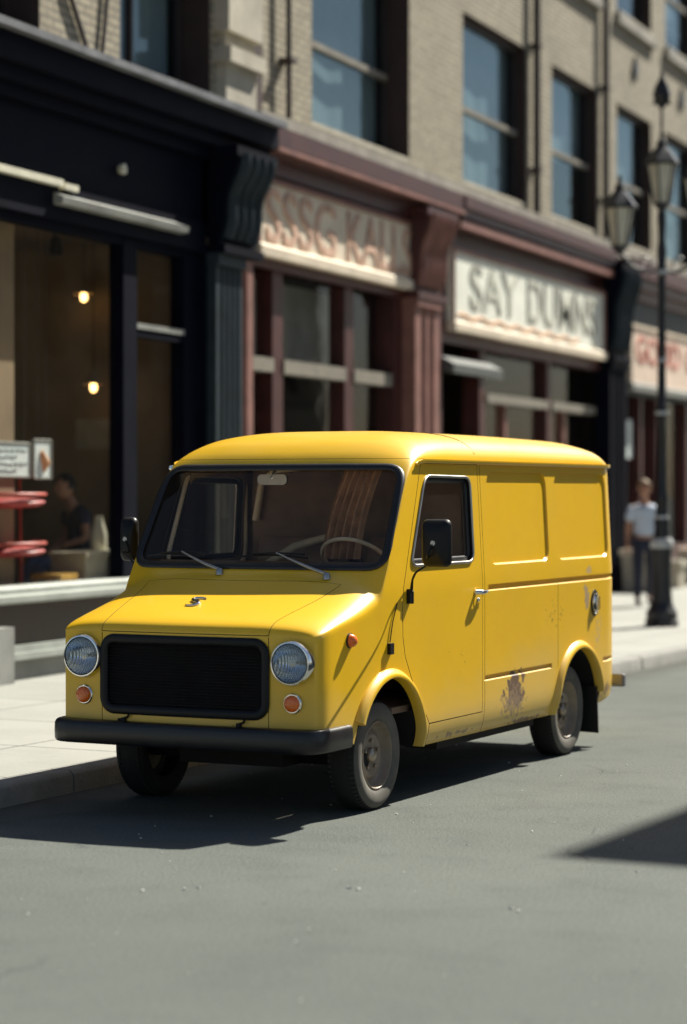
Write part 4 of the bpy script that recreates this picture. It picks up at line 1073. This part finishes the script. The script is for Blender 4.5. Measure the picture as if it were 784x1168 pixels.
facade_text('lettering', 'SAY', 11.7, 13.75, 4.16, .60, .178, M['letgrey'], S); facade_text('lettering', 'DUMNS', 14.2, 17.75, 4.16, .60, .178, M['letgrey'], S)
mb = MB()
pts = [(.178, 11.15+.16*i, 4.02+.035*math.sin(i*1.3)+(.5*(1-i/9) if i < 9 else 0)*.5) for i in range(38)]
mb.tube([(.178, 11.2+.16*i, 4.03+.025*math.sin(i*1.3)) for i in range(36)], .013, 6); mb.build('flourish', M['letorange'], S, 40)
S = sign('shop_sign', 'pale pink shop sign with rose lettering behind the lamp post', 19.84, 27.5, 3.42, 4.52, .085, .17, M['pinkcream'], M['plinth'], M['bone'])
facade_text('lettering', 'GOOD', 20.2, 23.2, 3.90, .44, .178, M['letrose'], S); facade_text('lettering', 'GOODS', 23.7, 27.1, 3.90, .44, .178, M['letrose'], S)

# ---- things in the left shop window -----------------------------------------------
def board_sign(name, label, y0, y1, z0, z1, x, marks):
    root = empty(name, (x, (y0+y1)/2, z0), label=label, cat='sign')
    mb = MB(); mb.prism(rrect(y0, y1, z0, z1, .015), 'x', x-.02, x); mb.build('panel', M['paper'], root)
    mb = MB(); mb.loop_tube([Vector((x, y, z)) for y, z in rrect(y0, y1, z0, z1, .015)], .012, 6, N=(1, 0, 0)); mb.build('frame', M['plinth'], root, 40)
    mb = MB()
    if marks == 'lines':
        for k in range(4):
            zz = z1-.06-k*.06; pts = [(x+.004, y0+.05+(y1-y0-.1)*i/40*(1-.15*(k % 2)), zz+.014*math.sin(i*2.1+k)*(1 if i % 5 else 0)) for i in range(41)]
            mb.tube(pts, .005, 4)
        mb.build('writing', M['ink'], root)
    else:
        mb.tube([(x+.004, (y0+y1)/2-.03, z1-.1), (x+.004, (y0+y1)/2, z0+.18), (x+.004, (y0+y1)/2+.04, z0+.13), (x+.004, (y0+y1)/2+.02, z0+.06)], [.02, .04, .05, .015], 8); mb.build('mark', M['letorange'], root, 40)
    mb = MB(); mb.tube([(x-.01, y0+.08, z1), (x-.01, y0+.08, 4.05)], .004, 5); mb.tube([(x-.01, y1-.08, z1), (x-.01, y1-.08, 4.05)], .004, 5); mb.build('cord', M['pipe'], root)
board_sign('hanging_sign', 'pale blue written sign hung in the navy shop window', -.4, .90, 1.86, 2.155, -.24, 'lines')
board_sign('hanging_sign', 'small white sign with orange mark in navy shop window', .97, 1.28, 1.85, 2.19, -.24, 'mark')
# red two-tier stand
ST = empty('display_stand', (-.55, .72, .5), label='two tier stand with red padded trays at left edge of shop window', cat='display stand')
mb = MB(); mb.tube([(-.55, .62, .5), (-.55, .62, 1.70)], .025, 10); mb.build('post', M['dwood'], ST, 40)
mb = MB(); mb.lathe([(.26, .5), (.27, .53), (.1, .56), (.03, .60)], (-.55, .62, 0), 'z', 28); mb.build('base', M['iron'], ST, 40)
for z in (1.15, 1.58):
    mb = MB(); mb.lathe([(.30, z), (.50, z+.02), (.55, z+.055), (.52, z+.085), (.35, z+.10), (.03, z+.105)], (-.55, .62, 0), 'z', 36); tr = mb.build('tray', M['redvinyl'], ST, 50)
    mb = MB(); mb.loop_tube([Vector((-.55+.545*math.cos(a), .62+.545*math.sin(a), z+.125)) for a in [2*math.pi*k/36 for k in range(36)]], .016, 8); mb.build('rail', M['redmetal'], tr, 60)
mb = MB(); mb.tube([(-.42, 1.05, .5), (-.42, 1.05, 1.2)], .02, 8); mb.tube([(-.42, 1.05, 1.2), (-.42, 1.03, 1.85)], .012, 8); mb.build('rod', M['redmetal'], ST, 40)
# stool with yellow seat
SO = empty('stool', (-.30, 1.45, .5), label='low stool with yellow wooden seat under the shop window', cat='stool')
mb = MB(); mb.prism(rrect(-.46, -.14, 1.26, 1.62, .04), 'z', .93, .985); mb.build('seat', M['wood'], SO)
for dx in (-.12, .12):
    for dy in (-.12, .12): mb = MB(); mb.tube([(-.30+dx, 1.44+dy, .93), (-.30+dx*1.1, 1.44+dy*1.1, .5)], .02, 8); mb.build('leg', M['wood'], SO, 40)
# counter crates
CT = empty('crate', (-.32, 1.95, .5), label='beige panelled crate in the shop window beside the seated person', cat='crate')
mb = MB(); mb.box(-.50, -.14, 1.74, 2.16, .5, 1.13); mb.build('box', M['card'], CT)
mb = MB(); mb.box(-.52, -.12, 1.72, 2.18, 1.13, 1.17); mb.build('lid', M['card'], CT)
CT2 = empty('crate', (-.32, 2.46, .5), label='cream flared crate under the narrow shop window pane', cat='crate')
mb = MB(); mb.loft([[(-.52, 2.28, .5), (-.12, 2.28, .5), (-.12, 2.70, .5), (-.52, 2.70, .5)], [(-.52, 2.23, 1.13), (-.14, 2.23, 1.13), (-.14, 2.58, 1.13), (-.52, 2.58, 1.13)]]); mb.build('box', M['bone'], CT2)
mb = MB(); mb.box(-.54, -.12, 2.20, 2.61, 1.13, 1.18); mb.build('lid', M['whiteplas'], CT2)
JG = empty('jug', (-.32, 2.33, 1.18), label='cream plastic jug standing on the shop window crates', cat='jug')
mb = MB(); mb.lathe([(.075, 1.181), (.08, 1.22), (.075, 1.34), (.05, 1.43), (.038, 1.48), (.045, 1.50)], (-.32, 2.33, 0), 'z', 20); jb = mb.build('body', M['whiteplas'], JG, 50)
mb = MB(); mb.tube([(-.32, 2.40, 1.24), (-.32, 2.45, 1.27), (-.32, 2.45, 1.36), (-.32, 2.37, 1.42)], .014, 8); mb.build('handle', M['whiteplas'], JG, 50)
# pendant bulbs and a track spot
for i, (x, y, z, lab) in enumerate(((-1.50, 4.2, 3.77, 'upper of two glowing pendant bulbs inside navy shop'), (-1.306, 4.05, 2.82, 'lower of two glowing pendant bulbs inside navy shop'))):
    p = empty('pendant_lamp', (x, y, z), label=lab, cat='lamp', group='pendant bulbs in the navy shop')
    mb = MB(); mb.tube([(x, y, z+.16), (x, y, 4.318)], .006, 6); mb.build('cord', M['pipe'], p)
    mb = MB(); mb.lathe([(.03, z+.16), (.045, z+.12), (.11, z+.02), (.105, z+.02), (.04, z+.11)], (x, y, 0), 'z', 20); mb.build('shade', M['tan'], p, 50)
    mb = MB(); mb.lathe([(.004, z-.06), (.028, z-.045), (.034, z-.01), (.025, z+.04), (.015, z+.08)], (x, y, 0), 'z', 18); mb.build('bulb', M['bulb'], p, 60)
T = empty('spotlight', (-1.0, 2.7, 4.32), label='dark spotlight hanging from the navy shop ceiling', cat='lamp')
mb = MB(); mb.tube([(-1, 2.7, 4.318), (-1, 2.7, 4.2)], .012, 8); mb.build('stem', M['iron'], T); mb = MB(); mb.lathe([(.03, 4.22), (.06, 4.18), (.07, 4.04), (.05, 4.03)], (-1, 2.72, 0), 'z', 18); mb.build('head', M['iron'], T, 40)

# ------------------------------------------------------------------ people
def skinned(name, chain, edges, rad, mat, parent, off, sub=2, root=0, extra=()):
    me = bpy.data.meshes.new(name); me.from_pydata([tuple(Vector(c)-Vector(off)) for c in chain], edges, [])
    o = bpy.data.objects.new(name, me); COL.objects.link(o)
    md = o.modifiers.new('s', 'SKIN'); md.use_smooth_shade = True; md.branch_smoothing = .6
    for i, sv in enumerate(me.skin_vertices[0].data):
        r = rad[i]; sv.radius = r if isinstance(r, tuple) else (r, r); sv.use_root = (i == root)
    s_ = o.modifiers.new('u', 'SUBSURF'); s_.levels = sub; s_.render_levels = sub
    dg = bpy.context.evaluated_depsgraph_get(); out = bpy.data.meshes.new_from_object(o.evaluated_get(dg)); bpy.data.objects.remove(o)
    return out
def join(meshes):
    bm = bmesh.new()
    for m in meshes: bm.from_mesh(m)
    me = bpy.data.meshes.new('j'); bm.to_mesh(me); bm.free()
    for p in me.polygons: p.use_smooth = True
    return me
def mkobj(name, me, mat, parent):
    me.materials.clear(); me.materials.append(mat); me.name = name
    for p in me.polygons: p.use_smooth = True; p.material_index = 0
    o = bpy.data.objects.new(name, me); COL.objects.link(o); o.parent = parent; OFF[o.name] = OFF.get(parent.name, (0, 0, 0)); return o
def head_mesh(c, fwd, s=1.0, off=(0, 0, 0)):
    c = Vector(c); f = Vector(fwd).normalized(); up = Vector((0, 0, 1)); r = f.cross(up).normalized()
    bm = bmesh.new(); bmesh.ops.create_icosphere(bm, subdivisions=4, radius=1)
    for v in bm.verts:
        x, y, z = v.co
        w_ = .075*(1-.18*max(0, -z)**1.5); d = .095; h = .117
        Y = y*d; Z = z*h; X = x*w_
        if y > 0: Y *= 1-.12*max(0, -z)
        if y > .6:
            nz = math.exp(-((x/.16)**2+((z+.12)/.26)**2)); Y += .022*nz                      # nose
            eye = math.exp(-(((abs(x)-.42)/.17)**2+((z-.08)/.12)**2)); Y -= .010*eye           # eye sockets
            Y += .006*math.exp(-((x/.32)**2+((z+.50)/.08)**2))                                # lips
            Y += .008*math.exp(-((x/.3)**2+((z+.86)/.2)**2))                                   # chin
        ear = math.exp(-(((abs(x)-1)/.12)**2+((y+.05)/.2)**2+((z+.0)/.26)**2)); X += math.copysign(.016*ear, x)
        v.co = c+(r*X+f*Y+up*Z)*s-Vector(off)
    me = bpy.data.meshes.new('head'); bm.to_mesh(me); bm.free(); return me
def hair_mesh(c, fwd, s=1.0, off=(0, 0, 0)):
    c = Vector(c); f = Vector(fwd).normalized(); up = Vector((0, 0, 1)); r = f.cross(up).normalized()
    bm = bmesh.new(); bmesh.ops.create_icosphere(bm, subdivisions=4, radius=1)
    kill = [v for v in bm.verts if not (v.co.z > .62 or (v.co.y < .15 and v.co.z > -.35) or (v.co.y < .55 and v.co.z > .3))]
    bmesh.ops.delete(bm, geom=kill, context='VERTS')
    for v in bm.verts:
        x, y, z = v.co; k = 1.09+.03*math.sin(x*21+z*17)*math.cos(y*19)
        v.co = c+(r*x*.078*k+f*y*.098*k+up*z*.119*k)*s-Vector(off)
    bmesh.ops.solidify(bm, geom=bm.faces[:], thickness=.012)
    me = bpy.data.meshes.new('hair'); bm.to_mesh(me); bm.free(); return me
def hand(wrist, palm, dirn, off):
    """palm block with four curled fingers and a thumb, as skinned chains"""
    w_ = Vector(wrist); d = Vector(dirn).normalized(); side = Vector(palm).normalized(); n = d.cross(side); out = []
    out.append(skinned('h', [w_, w_+d*.045, w_+d*.085], [(0,1),(1,2)], [(.024,.02), (.036,.018), (.036,.016)], None, None, off, 1))
    for i, ln in enumerate((.066, .076, .070, .054)):
        b = w_+d*.075+side*(.03-.02*i)
        out.append(skinned('h', [b, b+d*ln*.45+n*.004, b+d*ln*.8+n*.018, b+d*ln+n*.034], [(0,1),(1,2),(2,3)], [.0095,.009,.0085,.007], None, None, off, 1))
    b = w_+d*.03+side*.03
    out.append(skinned('h', [b, b+side*.02+d*.03+n*.01, b+side*.022+d*.06+n*.02], [(0,1),(1,2)], [.012,.010,.008], None, None, off, 1))
    return out
def add_sclera(c, fwd): pass

def pedestrian():
    base = Vector((1.81, 14.45, .128)); rt = empty('person', base, label='pedestrian in light blue shirt and dark trousers walking on the sidewalk', cat='person'); off = base
    f = Vector((.38, -.92, 0)).normalized(); r = f.cross(Vector((0, 0, 1))).normalized()     # faces the camera; r = their right
    def P(a, b, z): return base+r*a+f*b+Vector((0, 0, z))
    # joints
    J = [P(0,0,.92), P(0,0,1.08), P(0,.01,1.26), P(0,0,1.40), P(0,.01,1.49), P(0,.02,1.56),
         P(.17,0,1.37), P(.225,-.03,1.12), P(.245,.04,.88), P(-.17,0,1.37), P(-.225,.02,1.12), P(-.24,.10,.89),
         P(.09,0,.87), P(.10,.09,.49), P(.10,.02,.10), P(.10,.15,.04), P(-.09,0,.87), P(-.10,-.02,.48), P(-.10,-.24,.14), P(-.10,-.13,.04)]
    E_ = [(0,1),(1,2),(2,3),(3,4),(4,5),(3,6),(6,7),(7,8),(3,9),(9,10),(10,11),(0,12),(12,13),(13,14),(14,15),(0,16),(16,17),(17,18),(18,19)]
    rad = [(.15,.10),(.135,.10),(.16,.11),(.13,.09),.055,.052, .055,.042,.028, .055,.042,.028, .085,.055,.036,.03, .085,.055,.036,.03]
    body_ = [skinned('b', J, E_, rad, None, None, off)]
    body_.append(head_mesh(P(0,.03,1.645), f, 1.0, off)); body_ += hand(J[8], -r+f*.3, Vector((0, 0, -1)), off)+hand(J[11], r+f*.3, Vector((0, 0, -1)), off)
    mkobj('body', join(body_), M['skin'], rt)
    JS = [J[0]+Vector((0,0,.03)), J[1], J[2], J[3], J[6], J[6].lerp(J[7], .75), J[9], J[9].lerp(J[10], .75), J[3].lerp(J[4], .75)]
    mkobj('shirt', skinned('s', JS, [(0,1),(1,2),(2,3),(3,4),(4,5),(3,6),(6,7),(3,8)], [(.175,.125),(.165,.125),(.185,.135),(.16,.115),.085,.075,.085,.075,.072], None, None, off), M['shirt_b'], rt)
    JT = [J[0], J[12], J[13], J[14], J[16], J[17], J[18]]
    mkobj('trousers', skinned('t', JT, [(0,1),(1,2),(2,3),(0,4),(4,5),(5,6)], [(.165,.12),.10,.074,.06,.10,.074,.06], None, None, off), M['trouser'], rt)
    for a, b in ((14, 15), (18, 19)):
        mkobj('shoe', skinned('sh', [J[a]+Vector((0,0,-.05)), J[a].lerp(J[b], .6)+Vector((0,0,-.005)), J[b]+f*.03], [(0,1),(1,2)], [(.048,.045),(.05,.04),(.042,.03)], None, None, off, 1), M['shoe'], rt)
    mkobj('hair', hair_mesh(P(0,.025,1.655), f, 1.0, off), M['hair_g'], rt)
    for q in (-1, 1):
        mb = MB(); mb.lathe([(.002,-.012),(.009,-.008),(.0115,0),(.009,.008),(.002,.012)], P(q*.031,.108,1.655), 'z', 10); mb.build('eye', M['hair_d'], rt, 60)
pedestrian()
def seated():
    base = Vector((-.78, 2.78, .5)); rt = empty('person', base, label='seated person in navy t-shirt inside the navy shop window', cat='person'); off = base
    f = Vector((-.62, -.78, 0)).normalized(); r = f.cross(Vector((0, 0, 1))).normalized()
    def P(a, b, z): return base+r*a+f*b+Vector((0, 0, z))
    J = [P(0,0,.55), P(0,-.02,.72), P(0,-.01,.92), P(0,.04,1.05), P(0,.08,1.13), P(0,.11,1.20),
         P(.18,.03,1.02), P(.23,.05,.78), P(.20,.24,.64), P(-.18,.03,1.02), P(-.23,.02,.78), P(-.18,.26,.70),
         P(.10,.08,.53), P(.13,.46,.53), P(.13,.50,.10), P(.13,.62,.045), P(-.10,.08,.53), P(-.13,.46,.53), P(-.13,.42,.10), P(-.13,.54,.045)]
    E_ = [(0,1),(1,2),(2,3),(3,4),(4,5),(3,6),(6,7),(7,8),(3,9),(9,10),(10,11),(0,12),(12,13),(13,14),(14,15),(0,16),(16,17),(17,18),(18,19)]
    rad = [(.15,.11),(.14,.105),(.16,.115),(.13,.09),.055,.052, .055,.042,.03, .055,.042,.03, .09,.06,.04,.03, .09,.06,.04,.03]
    body_ = [skinned('b', J, E_, rad, None, None, off), head_mesh(P(0,.15,1.275), f+Vector((.1, 0, -.12)), 1.0, off)]
    body_ += hand(J[8], -r, f+Vector((0, 0, -.25)), off)+hand(J[11], r, f+Vector((0, 0, -.25)), off)
    mkobj('body', join(body_), M['skin'], rt)
    JS = [J[0]+Vector((0,0,.02)), J[1], J[2], J[3], J[6], J[6].lerp(J[7], .6), J[9], J[9].lerp(J[10], .6), J[3].lerp(J[4], .75)]
    mkobj('shirt', skinned('s', JS, [(0,1),(1,2),(2,3),(3,4),(4,5),(3,6),(6,7),(3,8)], [(.175,.13),(.165,.13),(.185,.14),(.16,.12),.085,.075,.085,.075,.072], None, None, off), M['tee'], rt)
    mkobj('jeans', skinned('t', [J[0], J[12], J[13], J[14], J[16], J[17], J[18]], [(0,1),(1,2),(2,3),(0,4),(4,5),(5,6)], [(.165,.13),.105,.08,.06,.105,.08,.06], None, None, off), M['denim'], rt)
    for a, b in ((14, 15), (18, 19)):
        mkobj('shoe', skinned('sh', [J[a]+Vector((0,0,-.05)), J[a].lerp(J[b], .6), J[b]+f*.03], [(0,1),(1,2)], [(.048,.045),(.05,.04),(.042,.03)], None, None, off, 1), M['shoe'], rt)
    mkobj('hair', hair_mesh(P(0,.145,1.285), f+Vector((.1, 0, -.12)), 1.0, off), M['hair_d'], rt)
    ch = empty('chair', base, label='dark wooden chair under the seated person in the navy shop', cat='chair')
    mb = MB(); mb.box(-1.0, -.56, 2.56, 3.02, .90, .95); mb.build('seat', M['dwood'], ch)
    for dx in (-.2, .2):
        for dy in (-.2, .2): mb = MB(); mb.tube([(-.78+dx, 2.79+dy, .90), (-.78+dx, 2.79+dy, .5)], .02, 8); mb.build('leg', M['dwood'], ch, 40)
    mb = MB(); mb.box(-.99, -.57, 3.0, 3.03, .95, 1.30); mb.build('backrest', M['dwood'], ch)
seated()

# ------------------------------------------------------------------ street lamp
LX, LY = 3.2286, 9.8315
LP = empty('street_lamp', (LX, LY, .128), label='black cast iron street lamp with hanging lanterns on the sidewalk', cat='street lamp')
RT = Vector((.926, .377, 0)); FW = Vector((-.377, .926, 0))
mb = MB(); c = (LX, LY, 0)
mb.lathe([(.20,.128),(.20,.19),(.185,.21),(.185,.30),(.145,.36),(.13,.42)], c, 'z', 12); base = mb.build('base', M['iron'], LP, 30)
mb = MB(); mb.lathe([(.128,.42),(.118,.55),(.118,.98),(.130,1.02),(.130,1.06)], c, 'z', 12); mb.build('pedestal', M['iron'], LP, 30)
mb = MB(); mb.lathe([(.132,1.06),(.142,1.09),(.138,1.14),(.110,1.18)], c, 'z', 20); mb.build('collar', M['scuff'], LP, 40)
mb = MB(); mb.lathe([(.10,1.18),(.085,1.30),(.095,1.36),(.075,1.45),(.070,1.6),(.085,1.66),(.066,1.72),(.055,2.6),(.075,2.64),(.075,2.70),(.053,2.76),(.048,3.35),(.048,4.30),(.075,4.33),(.075,4.38),(.05,4.42),(.06,4.6),(.042,4.75),(.055,4.95),(.055,5.05),(.03,5.10)], c, 'z', 20); mb.build('post', M['iron'], LP, 40)
mb = MB()
for z, r_ in ((1.42,.088),(2.67,.082),(3.30,.062),(4.35,.085)): mb.lathe([(r_*.9, z-.025), (r_, z), (r_*.9, z+.025)], c, 'z', 18)
mb.build('ring', M['scuff'], LP, 40)
def lantern(cx, cy, z, s=1.0, parent=LP):
    cc = (cx, cy, 0); n = 6
    g = MB(); g.lathe([(.095*s, z), (.175*s, z+.46*s)], cc, 'z', n); gl_ = g.build('lantern', M['frost'], parent)
    f_ = MB()
    for k in range(n):
        a = 2*math.pi*(k+.5)/n; f_.tube([(cx+.098*s*math.cos(a), cy+.098*s*math.sin(a), z-.01), (cx+.178*s*math.cos(a), cy+.178*s*math.sin(a), z+.46*s)], .011*s, 6)
    f_.lathe([(.03*s, z-.10*s), (.07*s, z-.05*s), (.105*s, z-.012), (.105*s, z+.004)], cc, 'z', n); f_.build('lantern_frame', M['iron'], gl_)
    t = MB(); t.lathe([(.215*s, z+.455*s), (.225*s, z+.485*s), (.16*s, z+.57*s), (.085*s, z+.66*s), (.06*s, z+.68*s), (.07*s, z+.72*s), (.035*s, z+.76*s), (.02*s, z+.80*s), (.03*s, z+.83*s), (.003*s, z+.88*s)], cc, 'z', n); t.build('lantern_roof', M['iron'], gl_, 20)
    return gl_
lantern(LX, LY, 5.17, 1.0)
for sgn, z, d in ((-1, 4.66, .50), (1, 5.0, .44)):
    q = Vector((LX, LY, 0))+RT*sgn*d; lantern(q.x, q.y, z, .98)
    mb = MB(); P0_ = Vector((LX, LY, 4.40)); tip = q+Vector((0, 0, z-.08))
    mb.tube([P0_, P0_+RT*sgn*.15+Vector((0, 0, -.06)), P0_+RT*sgn*.32+Vector((0, 0, .0)), tip], .018, 8)
    mb.loop_tube([P0_+RT*sgn*(.20+.07*math.cos(a))+Vector((0, 0, .06+.07*math.sin(a))) for a in [2*math.pi*k/20 for k in range(20)]], .010, 6, N=(.377, -.926, 0)); mb.build('arm', M['iron'], LP, 50)
mb = MB(); mb.lathe([(.018,6.04),(.018,6.30),(.06,6.34),(.11,6.46),(.085,6.56),(.03,6.66),(.003,6.78)], c, 'z', 8); mb.tube([Vector((LX,LY,6.35))-RT*.10, Vector((LX,LY,6.50))-RT*.03, Vector((LX,LY,6.50))+RT*.03, Vector((LX,LY,6.35))+RT*.10], .02, 8); mb.build('finial', M['iron'], LP, 30)

# ------------------------------------------------------------------ pale planters against the far shopfronts
def planter(x, y, w_, h_, label, mat, cap):
    p = empty('planter', (x, y, .128), label=label, cat='planter', group='stone planters by the far shops')
    mb = MB(); mb.loft([[(x-w_*.45, y-w_*.45, .128), (x+w_*.45, y-w_*.45, .128), (x+w_*.45, y+w_*.45, .128), (x-w_*.45, y+w_*.45, .128)], [(x-w_*.5, y-w_*.5, h_), (x+w_*.5, y-w_*.5, h_), (x+w_*.5, y+w_*.5, h_), (x-w_*.5, y+w_*.5, h_)]]); mb.build('tub', mat, p)
    mb = MB(); mb.box(x-w_*.56, x+w_*.56, y-w_*.56, y+w_*.56, h_, h_+.09); mb.build('rim', cap, p)
planter(.62, 18.9, .55, .72, 'pale square planter nearest behind the van, beside navy pilaster', M['stonelit'], M['bone'])
planter(.62, 20.6, .50, .50, 'low pale planter beside the pedestrian, lowest of three', M['stonelit'], M['stonelit'])
planter(.65, 22.75, .62, .66, 'pale planter with pinkish rim right of the lamp post', M['stonelit'], M['pinkcream'])

# ------------------------------------------------------------------ litter on the road
mb = MB(); rnd = random.Random(3)
def bit(x, y, s, z=.002):
    a = rnd.uniform(0, 6.28); k = rnd.randint(4, 6); ring = [(x+s*math.cos(a+2*math.pi*i/k)*rnd.uniform(.6, 1), y+s*math.sin(a+2*math.pi*i/k)*rnd.uniform(.6, 1), z) for i in range(k)]
    mb.loft([ring, [(p[0]*.7+x*.3, p[1]*.7+y*.3, z+s*rnd.uniform(.3, .6)) for p in ring]])
for i in range(120):
    bit(rnd.uniform(3.5, 8.5), rnd.uniform(-12, -2), rnd.choice([.004, .005, .006, .009]))
for x, y in ((5.6,-7.9),(5.64,-7.84),(6.25,-7.6),(6.3,-7.62),(7.05,-7.8),(7.1,-7.85),(5.45,-8.0)): bit(x, y, rnd.uniform(.009, .015))
tag(mb.build('grit', M['scrap']), 'pale grit and paper specks scattered over the asphalt', 'grit', kind='stuff')
